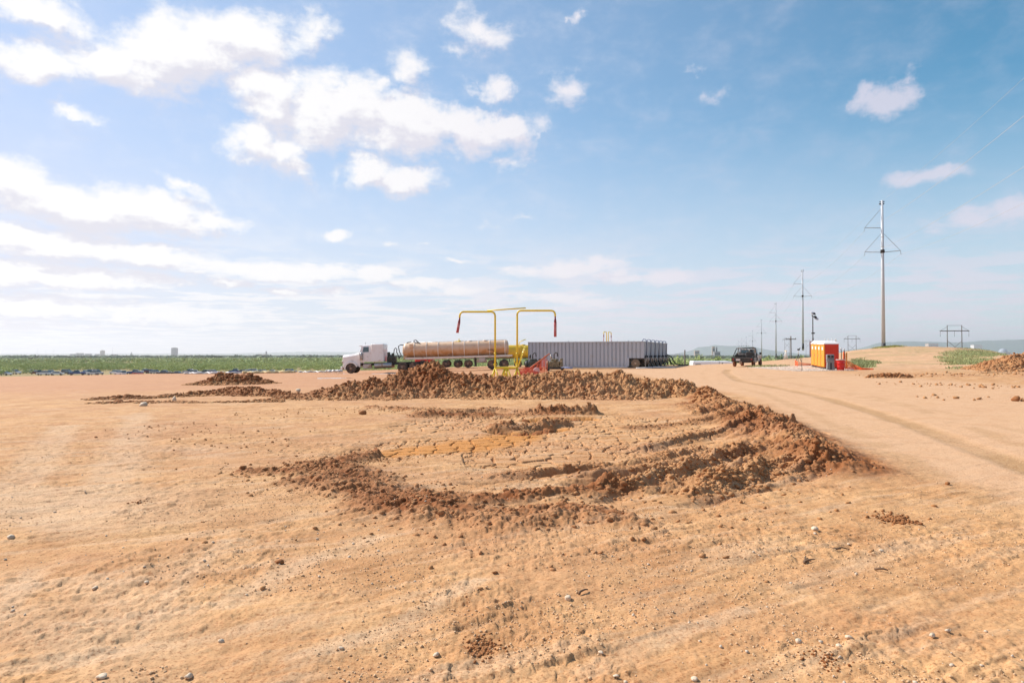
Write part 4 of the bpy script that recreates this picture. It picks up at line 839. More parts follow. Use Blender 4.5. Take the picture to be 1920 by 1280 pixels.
hose([(c0_.x-.9, c0_.y-.6, .06), (c0_.x+.6, c0_.y-.3, .07), (c0_.x+1.4, c0_.y-.1, .12), (c0_.x+2.4, c0_.y-1.0, .06), (c0_.x+3.2, c0_.y-.9, .05)], .07, 'pale hose lying on the ground by the nearest tank wheel', M_LINER)
hose([(c0_.x-12, c0_.y+2.5, .06), (c0_.x-9, c0_.y+1.6, .07), (c0_.x-6, c0_.y+.9, .06), (c0_.x-3, c0_.y+.0, .06), (c0_.x-.8, c0_.y-.5, .06)], .07, 'long dusty hose laid along the foot of the grey tank', mat('dusty_hose', (.45, .33, .22), .8))
hose([(c0_.x-8.6, c0_.y+.9, .1), (c0_.x-8, c0_.y+.8, .12), (c0_.x-7.4, c0_.y+.7, .08)], .09, 'short blue-white hose end in front of the grey tank', mat('blue_hose', (.35, .40, .62), .6))

# ---- pump engines and safety net left of the tank
def engine(px, D, label, m, n):
    p = at(px, 688, D); r_ = empty('pump_engine', (p.x, D, H(p.x, D)), R(-10), label, 'pump', 'pump engines in front of the tank')
    MB().box(-.85, .85, -.5, .5, .15, .32, .02).box(-.8, -.6, -.45, .45, 0, .15).box(.6, .8, -.45, .45, 0, .15).build('skid', M_DARK, r_)
    b = MB().box(-.55, .45, -.36, .36, .34, .95, .05).box(-.4, .3, -.25, .25, .95, 1.18, .05)
    rr = random.Random(n)
    for _ in range(22): x, y, z = rr.uniform(-.55, .45), rr.choice((-1, 1))*.36, rr.uniform(.4, .95); b.box(x, x+rr.uniform(.08, .25), y-.06, y+.06, z, z+rr.uniform(.05, .2), .01)
    b.build('engine_block', m, r_)
    MB().box(.5, .72, -.42, .42, .36, 1.2, .04).build('radiator', M_DARK if n == 1 else M_ENGB, r_)
    MB().lathe([(.02, -.14), (.34, -.12), (.36, .1), (.2, .16)], 'x', (-.72, 0, .62), 18).build('pump_housing', m, r_)
    MB().tube([(-.1, -.1, 1.1), (-.1, -.1, 1.62), (.05, -.1, 1.78), (.22, -.1, 1.72), (.24, -.1, 1.4)], .055, 8).build('exhaust_pipe', M_BLACK, r_)
    MB().lathe([(.09, 1.2), (.10, 1.25), (.10, 1.55), (.05, 1.6)], 'z', (-.4, .1, 0), 12).build('air_filter', M_CHROME if n == 2 else M_BLACK, r_)
    return r_
engine(1001, 68.5, 'dark green pump engine on a skid at the left end of the grey tank', M_ENG, 1); engine(1041, 66.5, 'brown and black pump engine on a skid in front of the grey tank', M_ENGB, 2)
def net(name, pts, label, cat, m=M_NET, group='orange plastic safety nets', amp=.08, seed=0, nh=7):
    # pts: (x, y, height) along the run; a real grid of strands
    r_ = random.Random(seed); b = MB(); P = []
    for (x0_, y0_, h0), (x1_, y1_, h1) in zip(pts[:-1], pts[1:]):
        n = max(2, int(math.hypot(x1_-x0_, y1_-y0_)/.09))
        for i in range(n): t = i/n; P.append((x0_+(x1_-x0_)*t, y0_+(y1_-y0_)*t, h0+(h1-h0)*t))
    rows = []
    for (x, y, h) in P:
        zz = float(z0(np.array([x]), np.array([y]))[0]); ln = amp*math.sin(x*7+y*5); rows.append([(x+ln*j/nh+r_.uniform(-.015, .015), y+ln*1.5*j/nh+r_.uniform(-.02, .02), zz+.02+h*j/(nh-1)) for j in range(nh)])
    for j in range(nh): b.tube([rw[j] for rw in rows], .013, 4)
    for rw in rows: b.tube(rw, .011, 4)
    return tag(b.build(name, m), label, cat, group)
def gx(px, D): return at(px, 690, D).x
net('safety_net', [(gx(968, 57), 57, .35), (gx(985, 58), 58.5, .55), (gx(1003, 60), 60, .5), (gx(1012, 61), 61, .9), (gx(1022, 62), 62, 1.5), (gx(1028, 62), 62.3, .9)], 'orange-red safety net sagging in front of the dark green pump', 'safety net', mat('red_orange_net', (.70, .10, .035), .7, var=.3), seed=1, nh=12)
net('safety_net', [(gx(975, 55), 55, .25), (gx(990, 55.5), 55.5, .5), (gx(1003, 56), 56, .3), (gx(1012, 56), 56, .2)], 'crumpled red safety net on the ground beside the yellow rack', 'safety net', mat('red_net', (.60, .07, .04), .7, var=.3), seed=2, nh=9)
dr = at(1006, 690, 57); b = MB().lathe([(.02, -.05), (.26, -.05), (.28, .0), (.26, .05), (.02, .05)], 'y', (0, 0, 0), 20)
o = b.build('hose_reel', mat('pink_plastic', (.70, .42, .38), .6)); o.location = (dr.x, 57, H(dr.x, 57)+.30); tag(o, 'small pinkish disc-shaped reel resting in the red net', 'reel')
MB_ = MB().tube([(gx(985, 60), 60, H(gx(985, 60), 60)+.15), (gx(1030, 62), 62, H(gx(1030, 62), 62)+1.7)], .09, 8, .06); tag(MB_.build('sloping_net_edge', mat('orange_net_edge', (.60, .14, .05), .6, var=.25)), 'orange-red sloping edge of the safety net across the dark green pump', 'boom')  # solid tube standing for the sloping red net

# ---- flatbed pickup truck with black rack, seen from behind
pk = at(1397, 687.5, 70); K = empty('pickup_truck', (pk.x-.25, 70, H(pk.x, 71)+.0), R(-29), 'dusty flatbed pickup truck with a black headache rack, driving away over the crest', 'pickup truck')
MB().box(-1.1, 1.1, -.1, 2.5, .62, .98, .03).build('flatbed', M_DARK, K)
MB().box(-1.08, -.55, -.2, -.1, .55, .95, .02).box(.55, 1.08, -.2, -.1, .55, .95, .02).box(-.55, .55, -.16, -.1, .45, .95, .02).build('tail_skirt', M_DARK, K)
MB().box(-.62, -.2, -.22, -.2, .62, .82).build('number_plate', M_LINER, K)
for x in (-.95, .85): MB().box(x, x+.12, -.23, -.2, .72, .82).build('tail_light', M_RED, K)
fr = MB()
for x in (-1.0, 1.0): fr.tube([(x, .1, .98), (x*.88, 1.6, 1.9), (x*.86, 2.4, 1.95)], .05, 6); fr.tube([(x, 2.45, .95), (x*.86, 2.45, 1.95)], .05, 6)
fr.tube([(-.88, 1.6, 1.9), (.88, 1.6, 1.98)], .06, 6).tube([(-.86, 2.4, 1.95), (.86, 2.4, 1.95)], .05, 6).tube([(-.95, .8, 1.4), (.95, .8, 1.4)], .035, 6)
for x in (-.6, -.3, 0, .3, .6): fr.tube([(x, 2.45, .98), (x, 2.45, 1.95)], .025, 5)
fr.build('headache_rack', M_BLACK, K)
MB().box(-.8, .35, .9, .96, 1.18, 1.42, .01).build('sign_board', M_BLACK, K); 
tx = MB()
for i in range(9): tx.box(-.72+i*.115, -.65+i*.115, .885, .898, 1.23, 1.37 if i % 3 else 1.33)
tx.build('sign_lettering', M_LINER, K)
MB().box(-.98, .98, 1.0, 1.9, .98, 1.3, .06).box(.25, .95, .3, .9, .98, 1.55, .08).lathe([(.02, 0), (.2, .02), (.22, .3), (.02, .32)], 'y', (.55, 1.2, 1.6), 12).tube([(-.9, .3, 1.05), (-.5, 1.4, 1.5), (.2, .6, 1.1)], .05, 6).build('tool_box', M_BLACK, K)
MB().loft([[(-.95, 2.6, z), (.95, 2.6, z), (.95, 5.7, z), (-.95, 5.7, z)] for z in (.55, 1.2)]).loft([[(-.92, 2.65, 1.2), (.92, 2.65, 1.2), (.92, 4.5, 1.2), (-.92, 4.5, 1.2)], [(-.78, 2.8, 1.85), (.78, 2.8, 1.85), (.78, 3.9, 1.85), (-.78, 3.9, 1.85)]]).build('cab', mat('silver_paint', (.45, .45, .48), .35, dirt=DUST, dirt_amt=.5), K)
MB().add([(-.7, 2.64, 1.3), (.7, 2.64, 1.3), (.62, 2.76, 1.75), (-.62, 2.76, 1.75)], [(0,1,2,3)]).build('rear_window', M_GLASS, K)
MB().add([(.925, 2.9, 1.25), (.925, 4.2, 1.25), (.80, 3.85, 1.78), (.80, 2.95, 1.78)], [(0,1,2,3)]).build('side_window', M_GLASS, K)
MB().box(1.0, 1.22, 3.95, 4.1, 1.25, 1.5, .03).build('mirror', M_BLACK, K)
MB().box(.98, 1.1, .2, 1.6, .5, .95, .03).build('fender', mat('silver_fender', (.40, .40, .43), .4, dirt=DUST, dirt_amt=.5), K)
M_TR = mat('red_mud_tyre', (.22, .085, .045), .9, var=.3)
for x in (-.93, .93):
    for y in (.75, 4.9):
        t = MB().lathe([(.2, x-.14), (.34, x-.14), (.40, x-.08), (.40, x+.08), (.34, x+.14), (.2, x+.14)], 'x', (0, y, .40), 22).build('wheel', M_TR, K); MB().lathe([(.22, x-.10), (.22, x+.10)], 'x', (0, y, .40), 14).build('rim', M_RIM, t)
MB().box(-.5, .5, -.05, 5.4, .42, .60).build('chassis', M_DARK, K)
MB().box(-.25, .0, -.4, -.15, .3, .55, .02).build('hitch', M_RIM, K)

# ---- white motor coach beyond the crest
bw = at(1296, 676.5, 120); L_ = at(1378, 676, 120).x-bw.x
B = empty('motor_coach', (bw.x, 120, bw.z-3.1), 0, 'long white motor coach with dark windows, showing above the crest left of the pickup', 'coach')
rg = [[(x, -1.2, .5), (x, -1.25, 1.6), (x, -1.2, h-.15), (x, -1.0, h), (x, 1.0, h), (x, 1.2, h-.15), (x, 1.25, 1.6), (x, 1.2, .5)] for x, h in ((0, 3.05), (.05, 3.12), (L_-1.6, 3.12), (L_-.9, 3.0), (L_-.3, 2.6), (L_, 1.8))]
MB().loft(rg).build('body', mat('coach_white', (.80, .80, .82), .3, var=.03, coat=.3), B)
for x0_, x1_, za, zb in ((.4, 1.35, 2.35, 2.58), (1.9, 4.2, 2.2, 2.45), (5.0, 5.2, 2.6, 2.8), (5.0, 5.2, 2.25, 2.42), (5.55, 6.4, 2.2, 2.5)): MB().box(x0_, x1_, -1.275, -1.23, za, zb, .01).build('window', M_GLASS, B)
MB().box(4.55, 4.6, -1.27, -1.23, .6, 3.05).build('body_seam', M_GREYP, B); MB().box(5.6, 6.1, -1.0, -.4, 3.05, 3.1).build('roof_vent', M_GREYP, B)
for x in (1.6, 5.9): wheel(B, x, -1.05, .5, .5, .3); wheel(B, x, 1.05, .5, .5, .3, 1)

# ---- portable toilets
ud = Vector((.205, .979, 0)); tb = at(1546, 691.5, 56.5); RT = math.atan2(-.205, .979)
def toilet():
    o = empty('portable_toilet', (0, 0, 0), RT); W, D_ = 1.12, 1.12                # local -x: door side; local -y: side nearest the camera
    MB().box(0.02, W, .02, D_-.02, .10, 2.02, .02).build('side_walls', M_REDT, o)
    m = MB(); 
    for i in range(6): m.box(.02+.17*i+.03, .02+.17*i+.09, .005, .02, .2, 1.95)
    m.build('wall_ribs', M_REDT, o)
    d = MB().box(-.03, .02, .06, D_-.06, .15, 1.98, .02).build('door', M_ORY, o); MB().box(-.05, -.03, D_-.2, D_-.12, .95, 1.12).build('handle', M_GREYP, d); MB().box(-.04, -.03, .35, .75, 1.55, 1.8).build('door_sign', M_ROOFW, d)
    MB().box(-.04, .04, 0, .07, .12, 2.04).box(-.04, .04, D_-.07, D_, .12, 2.04).build('door_frame', M_ORY, o)
    MB().loft([[(-.06, -.02, 2.02), (W+.03, -.02, 2.02), (W+.03, D_+.02, 2.02), (-.06, D_+.02, 2.02)], [(-.05, -.01, 2.10), (W+.02, -.01, 2.10), (W+.02, D_+.01, 2.10), (-.05, D_+.01, 2.10)], [(.1, .18, 2.27), (W-.12, .18, 2.27), (W-.12, D_-.18, 2.27), (.1, D_-.18, 2.27)], [(.25, .4, 2.30), (W-.3, .4, 2.30), (W-.3, D_-.4, 2.30), (.25, D_-.4, 2.30)]]).build('roof', M_ROOFW, o)
    MB().lathe([(.055, 2.0), (.055, 2.42), (.07, 2.43), (.02, 2.46)], 'z', (W-.2, .2, 0), 10).build('vent_pipe', M_ROOFW, o)
    MB().box(0, W, 0, D_, 0, .10).build('base', M_BLACK, o); return o
TO = toilet()
for i in range(4):
    o = TO if i == 0 else copy_tree(TO); p = tb + ud*(1.22*i); o.location = (p.x, p.y, .50+.035*i)
    tag(o, ['red and amber portable toilet with its whole red side showing, nearest of the row', 'second portable toilet of the row, amber door and white roof', 'third portable toilet of the row, amber door and white roof', 'farthest portable toilet of the row, beside the lamp mast'][i], 'portable toilet', 'portable toilets standing in a row')
# gravel pad under them
gv = [(gx(1500, 58), 58), (gx(1535, 55), 55), (gx(1560, 54), 54), (gx(1600, 54), 54.2), (gx(1600, 60), 60), (gx(1560, 66), 66), (gx(1520, 66), 65)]
rr_ = np.random.default_rng(3); X = rr_.uniform(22, 29, 9000); Y = rr_.uniform(53.6, 64, 9000); k = (X/Y > .415+.06*(Y-54)*-.15) & (X/Y < .50); X, Y = X[k], Y[k]
tag(scatter('crushed_stone', ST, np.c_[X, Y, Hs(X, Y)], rr_.uniform(.02, .06, len(X)), mat('crushed_stone', (.62, .50, .40), .9, var=.2), seed=3, sq=.6), 'pale crushed stone spread under the portable toilets', 'gravel', kind='stuff')
# hand-wash station
hw = at(1557, 694.5, 54.6); S = empty('hand_wash_station', (hw.x, 54.6, H(hw.x, 54.6)), R(-12), 'grey plastic hand-wash station in front of the red toilet wall', 'hand-wash station')
MB().loft([[(-.27*k, -.2*k, z), (.27*k, -.2*k, z), (.27*k, .2*k, z), (-.27*k, .2*k, z)] for z, k in ((.0, 1.0), (.05, 1.05), (.62, .9), (.68, 1.0), (.80, 1.0))]).build('lower_tank', M_GREYP, S)
MB().box(-.05, .05, -.225, -.2, .02, .6).build('recess_shade_strip', M_BLACK, S)  # black strip set on the front paints the shade of a recess
MB().box(-.28, .28, -.1, .22, .80, 1.28, .04).build('water_tank', M_GREYP, S); MB().box(-.2, .2, -.22, -.1, .80, .86, .01).build('basin', M_GREYP, S)
MB().box(-.22, -.05, -.14, -.1, 1.02, 1.2).box(.05, .22, -.14, -.1, 1.0, 1.2).build('towel_dispenser', M_BLACK, S); MB().tube([(0, -.1, .98), (0, -.2, 1.0), (0, -.21, .94)], .015, 6).build('tap', M_BLACK, S)
# red barrel
rb = at(1576, 695.5, 54.2); S = empty('rubbish_barrel', (rb.x, 54.2, H(rb.x, 54.2)), 0, 'bright red plastic rubbish barrel beside the grey hand-wash station', 'barrel')
MB().lathe([(.02, 0), (.25, 0), (.27, .03), (.29, .25), (.30, .27), (.29, .29), (.30, .55), (.315, .57), (.30, .59), (.31, .80), (.33, .84), (.33, .87), (.28, .87), (.27, .2), (.02, .18)], 'z', (0, 0, 0), 26).build('drum', M_RED, S)
MB().lathe([(.335, .80), (.345, .82), (.345, .86), (.32, .88)], 'z', (0, 0, 0), 26, smooth=False).build('rim', mat('white_liner_bag', (.55, .40, .38), .6), S)
for s_ in (-1, 1): MB().tube([(s_*.30, -.06, .70), (s_*.37, -.05, .68), (s_*.37, .05, .68), (s_*.30, .06, .70)], .015, 6).build('handle', M_RED, S)
# stakes and netting round them
def stake(px, py, D, h, label, m, r=.02, lean=0.0, name='marker_stake'):
    p = at(px, py, D); z = H(p.x, D); return tag(MB().tube([(0, 0, -.2), (lean, 0, h)], r, 6).build(name, m), label, 'stake', 'marker stakes by the toilets') , p, z
for a in ((1503.5, 696, 54, 1.15, 'dark steel stake left of the crushed stone pad', M_DARK, .018), (1582, 680, 56, 1.45, 'orange stake just right of the red barrel', M_NET, .05), (1587.5, 680, 56, 1.35, 'second orange stake, beside the one right of the red barrel', M_ORY, .05)):
    o, p, z = stake(*a); o.location = (p.x, a[2], z)
for px, lab in ((1577.5, 'thin post with a white cap behind the red barrel'), (1583.5, 'taller thin post with a pinkish cap behind the red barrel')):
    p = at(px, 655, 60); z = H(p.x, 60); o = empty('capped_post', (p.x, 60, z), 0, lab, 'post', 'capped posts by the toilets'); h = 1.5 if px < 1580 else 1.45
    MB().tube([(0, 0, -.2), (0, 0, h)], .03, 6).build('post', M_DARK, o); MB().tube([(-.05, 0, h), (-.02, 0, h+.22)], .06, 8, .04).build('cap', M_LINER, o)
net('safety_net', [(gx(1583, 55), 55, .62), (gx(1592, 55), 55.1, .68), (gx(1605, 55), 55.2, .38), (gx(1616, 54.6), 54.6, .12), (gx(1640, 54.4), 54.4, .06)], 'collapsed orange safety net trailing right from the red barrel', 'safety net', seed=5, nh=9)
net('safety_net', [(gx(1491, 66), 66, .55), (gx(1496, 65), 65, .35), (gx(1510, 65), 65, .22), (gx(1522, 65), 65, .15)], 'low orange safety net left of the portable toilets', 'safety net', seed=6, nh=7)
net('safety_net', [(gx(1581, 56.3), 56.3, 1.2), (gx(1589, 56.4), 56.4, 1.2)], 'upright piece of orange net between two stakes behind the red barrel', 'safety net', seed=8, nh=10)
# lamp mast
lm = at(1524.5, 668, 64); Lm = empty('lamp_mast', (lm.x, 64, H(lm.x, 64)), 0, 'thin dark lamp mast with tilted floodlights behind the portable toilets', 'lamp mast')
MB().tube([(0, 0, 0), (0, 0, 2.6)], .07, 8).tube([(0, 0, 2.6), (0, 0, 4.75)], .045, 8).build('mast', M_DARK, Lm)
for x, z, tl in ((-.06, 4.95, .2), (.1, 4.9, .5), (.22, 4.58, .5), (.36, 4.42, .7)):
    m = MB().lathe([(.02, -.10), (.12, -.07), (.19, .06), (.20, .08), (.02, .085)], 'x', (0, 0, 0), 14).build('floodlight', M_STEEL if tl != .5 else M_BLACK, Lm); m.location = (x, -.05, z); m.rotation_euler = (0, tl+.6, R(160))
MB().tube([(-.12, 0, 4.75), (.42, 0, 4.30)], .03, 6).build('crossarm', M_DARK, Lm); MB().box(-.1, .14, -.1, .1, 3.0, 3.12).build('junction_box', M_DARK, Lm)
MB().box(-.22, .1, -.3, .3, .9, 2.3, .06).build('generator_box', mat('maroon_paint', (.12, .03, .03), .5), Lm)
# straw roll and liners along the far left edge
for (a, b, r_, m_, lab, nm, ct) in (((455, 700.5), (552, 696.2), .17, M_STRAW, 'pale straw roll laid along the pad edge, left of the white truck', 'straw_roll', 'erosion roll'), ((560, 696.3), (640, 695), .10, M_LINER, 'thin pale roll on the pad edge just left of the truck', 'straw_roll', 'erosion roll'), ((345, 702), (452, 700), .12, M_LINER, 'white plastic pipe lying along the pad edge below the parked cars', 'plastic_pipe', 'pipe'), ((612, 694.5), (640, 694), .16, M_LINER, 'short white roll close to the truck bumper', 'straw_roll', 'erosion roll')):
    A_ = at(a[0], a[1], 84); B_ = at(b[0], b[1], 84); n = 30
    tag(MB().tube([(A_.x+(B_.x-A_.x)*i/n, 84+.3*math.sin(i*.7), H(A_.x+(B_.x-A_.x)*i/n, 84+.3*math.sin(i*.7))+r_*.7+.05*math.sin(i*1.7)) for i in range(n+1)], r_, 8).build(nm, m_), lab, ct)
# ------------------------------------------------------------------ power lines
PL = lambda D: 29.3 + .30*D
LA = math.atan2(-.30, 1.0)
def pole_tree():
    o = empty('steel_power_pole', (0, 0, 0), LA)
    MB().tube([(0, 0, -1.5), (0, 0, 26)], .335, 16, .20).build('shaft', M_STEEL, o); MB().lathe([(.34, -1), (.36, -1), (.355, .85), (.33, .86)], 'z', (0, 0, 0), 16).build('base_sleeve', mat('pole_base_coating', (.07, .07, .07), .7), o)
    for z in (12.2, 17.8, 19.5): MB().lathe([(.28, z), (.285, z+.02), (.285, z+.12), (.27, z+.14)], 'z', (0, 0, 0), 16).build('joint_band', M_STEEL, o)
    for sx_, z, zb in ((-1, 21.2, 24.6), (-1, 16.9, 20.2), (1, 16.9, 20.2)):
        b = MB().tube([(sx_*.2, 0, z-.05), (sx_*2.85, 0, z+.12)], .045, 6)
        for i in range(11): x = sx_*(.45+i*.2); b.lathe([(.04, x-.03), (.10, x), (.04, x+.03)], 'x', (0, 0, z-.02+.055*(abs(x)-.2)), 8)
        b.build('insulator_arm', M_GREYP, o)
        b = MB().tube([(sx_*.15, 0, zb), (sx_*2.8, 0, z+.15)], .03, 5)
        for i in range(9): t = .3+i*.05; x = sx_*(.15+2.65*t); b.lathe([(.02, -.03), (.075, 0), (.02, .03)], 'z', (x, 0, zb+(z+.15-zb)*t), 6)
        b.build('brace', M_GREYP, o)
        MB().tube([(sx_*2.85, 0, z+.1), (sx_*2.85, 0, z-.35), (sx_*2.95, 0, z-.6)], .03, 5).build('wire_clamp', M_GREYP, o)
    MB().box(-.45, .35, -.08, .08, 25.3, 25.5).box(-.4, .4, -.06, .06, 25.7, 25.85).box(-.3, .3, -.32, .32, 16.7, 17.3, .05).build('pole_top_bracket', M_DARK, o)
    return o
Ds = [120, 232, 338, 447, 560, 680, 800, 925]; tops = [at(0, 376, 120).z, at(0, 505.5, 232).z, at(0, 568, 338).z, at(0, 598.5, 447).z, at(0, 619, 560).z, at(0, 631, 680).z, at(0, 634, 800).z, at(0, 639, 925).z]
PO = pole_tree(); heads = []
onames = ['nearest, hill-top one', 'second', 'third', 'fourth', 'fifth', 'sixth', 'seventh', 'eighth']
for i, (D, t) in enumerate(zip(Ds, tops)):
    o = PO if i == 0 else copy_tree(PO); o.location = (PL(D), D, t-26.0); heads.append((PL(D), D, t-26))
    tag(o, f'grey steel power pole, the {onames[i]} of the line running away', 'power pole', 'steel power poles of one line')
heads = [(PL(5), 5, heads[0][2]+1.2)] + heads
M_WIRE = mat('overhead_wire', (.62, .60, .60), .4, metal=.3, var=0)
ca, sa = math.cos(LA), math.sin(LA)
for (ax, az_, sag, lab) in ((0.0, 25.9, 1.4, 'topmost thin overhead wire at the right'), (-2.9, 20.7, 2.2, 'overhead wire hung from the upper left arm'), (-2.9, 16.4, 2.2, 'overhead wire hung from the lower left arm'), (2.9, 16.4, 2.2, 'overhead wire hung from the lower right arm')):
    m = MB()
    for a, b in zip(heads[:6], heads[1:7]):
        A_ = (a[0]+ax*ca, a[1]+ax*sa, a[2]+az_); B_ = (b[0]+ax*ca, b[1]+ax*sa, b[2]+az_)
        m.tube([(A_[0]+(B_[0]-A_[0])*t, A_[1]+(B_[1]-A_[1])*t, A_[2]+(B_[2]-A_[2])*t - 4*sag*t*(1-t)) for t in np.linspace(0, 1, 25)], .015 if ax else .010, 5)
    tag(m.build('overhead_wire', M_WIRE), lab, 'wire', 'overhead wires of the steel pole line')
def hframe(px, D, ytop, w, label, s=1.0):
    p = at(px, ytop, D); z = float(z0(np.array([p.x]), np.array([D*1.]))[0]); h = p.z - z; o = empty('wooden_h_frame', (p.x, D, z), R(-8), label, 'power pole', 'wooden H-frame power poles')
    for x in (-w/2, w/2): MB().tube([(x, 0, -.5), (x*.985, 0, h)], .19, 8, .13).build('pole', M_WOOD, o)
    zc = h-2.55*w/6.1; L_ = w*.98+.2
    MB().box(-w, w, -.09, .09, zc-.14, zc+.14).box(-w/2, w/2, -.04, .04, h-.15, h-.05).build('crossarm', M_WOOD, o)
    MB().tube([(-w/2, -.1, h-.6), (-w*.97, -.1, zc)], .05, 5).tube([(w/2, -.1, h-.6), (w*.97, -.1, zc)], .05, 5).build('brace', M_WOOD, o)
    MB().tube([(-w/2, -.15, zc-3.6), (w/2, -.15, zc-8.2)], .07, 5).tube([(w/2, -.2, zc-3.6), (-w/2, -.2, zc-8.2)], .07, 5).build('cross_brace', M_WOOD, o)
    for x in (-w*.97, 0, w*.97): MB().tube([(x, 0, zc-.1), (x, 0, zc-2.1)], .06, 6).build('insulator_string', M_GREYP, o)
    return o
hframe(1789.5, 250, 609.5, 5.0, 'wooden H-frame power pole standing behind the grassy hill at right'); hframe(1597.5, 440, 629, 5.0, 'small far wooden H-frame power pole right of the portable toilets')
hframe(1475.5, 700, 633, 4.4, 'tiny far wooden H-frame left of the dark wooden pole'); hframe(1514.5, 900, 637, 4.5, 'very faint distant H-frame left of the toilets')
def wpole(px, D, ytop, arm, label):
    p = at(px, ytop, D); z = float(z0(np.array([p.x]), np.array([D*1.]))[0]); h = p.z-z; o = empty('wooden_pole', (p.x, D, z), 0, label, 'utility pole', 'dark wooden utility poles')
    MB().tube([(0, 0, -.5), (0, 0, h)], .17, 8, .12).build('pole', M_WOOD, o)
    if arm:
        MB().box(-arm, arm, -.08, .08, h-.75, h-.58).build('crossarm', M_WOOD, o); 
        for x in (-arm*.9, arm*.9, 0): MB().tube([(x, 0, h-.6), (x, 0, h-.35)], .05, 6).build('insulator', M_GREYP, o)
wpole(1482.8, 150, 630, 1.15, 'dark wooden pole with a crossarm, left of the portable toilets'); wpole(1284, 135, 656, 0, 'short dark post without a crossarm, right of the grey tanks')
wpole(20, 1500, 664, 0, 'faint far pole in the valley at the left edge')
# white A-frame and dark work lamp behind the crest
p = at(1473.5, 676, 90); z = H(p.x, 90); o = empty('sawhorse', (p.x, 90, z), 0, 'white A-frame stand on the crest left of the toilets', 'stand')
for s_ in (-1, 1):
    for y in (-.2, .2): MB().tube([(s_*.2, y, -.05), (0, y*.5, 1.15)], .045, 6).build('leg', M_LINER, o)
MB().tube([(0, -.3, 1.15), (0, .3, 1.15)], .06, 6).build('beam', M_STRAW, o)
p = at(1497, 676, 80); z = H(p.x, 80); o = empty('work_lamp', (p.x, 80, z), 0, 'dark tripod work lamp with a bent head, left of the toilets', 'work lamp')
for a in (0, 2.1, 4.2): MB().tube([(.35*math.cos(a), .35*math.sin(a), -.03), (0, 0, .9)], .03, 5).build('leg', M_DARK, o)
MB().tube([(0, 0, .9), (0, 0, 1.35)], .035, 6).build('stem', M_LINER, o); MB().box(-.1, .16, -.1, .1, 1.35, 1.52, .02).build('lamp_head', M_BLACK, o); MB().tube([(.05, 0, 1.45), (.22, 0, 1.62)], .05, 6).build('lamp_arm', M_BLACK, o)

# ------------------------------------------------------------------ parked cars down in the valley
paints = {'white': (.78, .78, .80), 'silver': (.42, .43, .45), 'black': (.02, .02, .023), 'dark grey': (.08, .085, .09), 'blue': (.05, .10, .28), 'red': (.35, .02, .02), 'maroon': (.13, .02, .03)}
M_P = {k: mat('car_paint_'+k.replace(' ', '_'), v, .28, var=.02, coat=.4) for k, v in paints.items()}
def car(kind):
    o = empty('parked_'+kind, (0, 0, 0)); m = M_P['white']; w = .9
    if kind == 'sedan': body = [(0,.35),(0,.72),(.1,.82),(1.2,.93),(3.6,.95),(4.5,.88),(4.6,.7),(4.6,.35)]; cab = [(1.05,.92),(1.8,1.40),(3.0,1.42),(3.9,.94)]
    elif kind == 'suv': body = [(0,.4),(0,.95),(.15,1.02),(1.3,1.10),(4.5,1.10),(4.65,.95),(4.65,.4)]; cab = [(1.15,1.09),(1.75,1.70),(4.2,1.74),(4.6,1.09)]
    else: body = [(0,.45),(0,1.0),(.15,1.10),(1.5,1.18),(5.4,1.18),(5.55,1.1),(5.55,.45)]; cab = [(1.3,1.17),(1.95,1.82),(3.5,1.84),(3.75,1.17)]
    MB().prism(body, -w, w).build('body', m, o)
    n = len(cab); MB().loft([[(x, -w+.03, z) if z < cab[1][1]-.3 else (x, -w+.2, z) for x, z in cab], [(x, w-.03, z) if z < cab[1][1]-.3 else (x, w-.2, z) for x, z in cab]]).build('windows', M_GLASS, o)
    MB().box(cab[1][0]+.05, cab[2][0]-.03, -w+.19, w-.19, cab[1][1]-.01, cab[1][1]+.06).build('roof', m, o)
    L_ = body[-1][0]
    for x in (.85, L_-.95):
        for y in (-w+.08, w-.08): MB().lathe([(.15, y-.1), (.33, y-.1), (.34, y), (.33, y+.1), (.15, y+.1)], 'y', (x, 0, .34), 14).build('wheel', M_TYRE, o)
    return o
protos = {k: car(k) for k in ('sedan', 'suv', 'pickup')}
def paint_copy(k, colname):
    c = copy_tree(protos[k])
    for ch in [x for x in bpy.data.objects if x.parent == c]:
        if ch.name.startswith(('body', 'roof')):
            ch.data = PM.setdefault((k, ch.name.split('.')[0], colname), ch.data.copy()); ch.data.materials.clear(); ch.data.materials.append(M_P[colname])
    return c
PM = {}; rc = random.Random(5)
ordn = lambda n: {1:'first',2:'second',3:'third'}.get(n, None) or (str(n) + ('th' if n % 10 not in (1,2,3) or n in (11,12,13) else {1:'st',2:'nd',3:'rd'}[n % 10]))
for row, (D, pa, pb, rl) in enumerate(((262, -40, 370, 'front'), (276, -40, 520, 'middle'), (290, -40, 570, 'back'))):
    px = pa + rc.uniform(0, 12); n = 0
    while px < pb:
        k = rc.choice(['sedan', 'sedan', 'suv', 'suv', 'pickup']); cn = rc.choices(list(paints), [46, 20, 9, 10, 5, 5, 5])[0]; x = at(px, 700, D).x; n += 1
        c = paint_copy(k, cn); c.location = (x, D+rc.uniform(-.6, .6), float(z0(np.array([x]), np.array([D*1.]))[0])+.02); c.rotation_euler = (0, 0, rc.choice([0, math.pi]) + rc.uniform(-.5, .5)); 
        tag(c, f'{cn} {k} parked {ordn(n)} from the left in the {rl} row below the pad', 'car', 'cars parked in rows in the valley car park')
        px += rc.uniform(25, 34) if rc.random() < .85 else 48
def drop(o):
    for ch in [x for x in bpy.data.objects if x.parent == o]: drop(ch)
    bpy.data.objects.remove(o)
for k, p in protos.items(): drop(p)

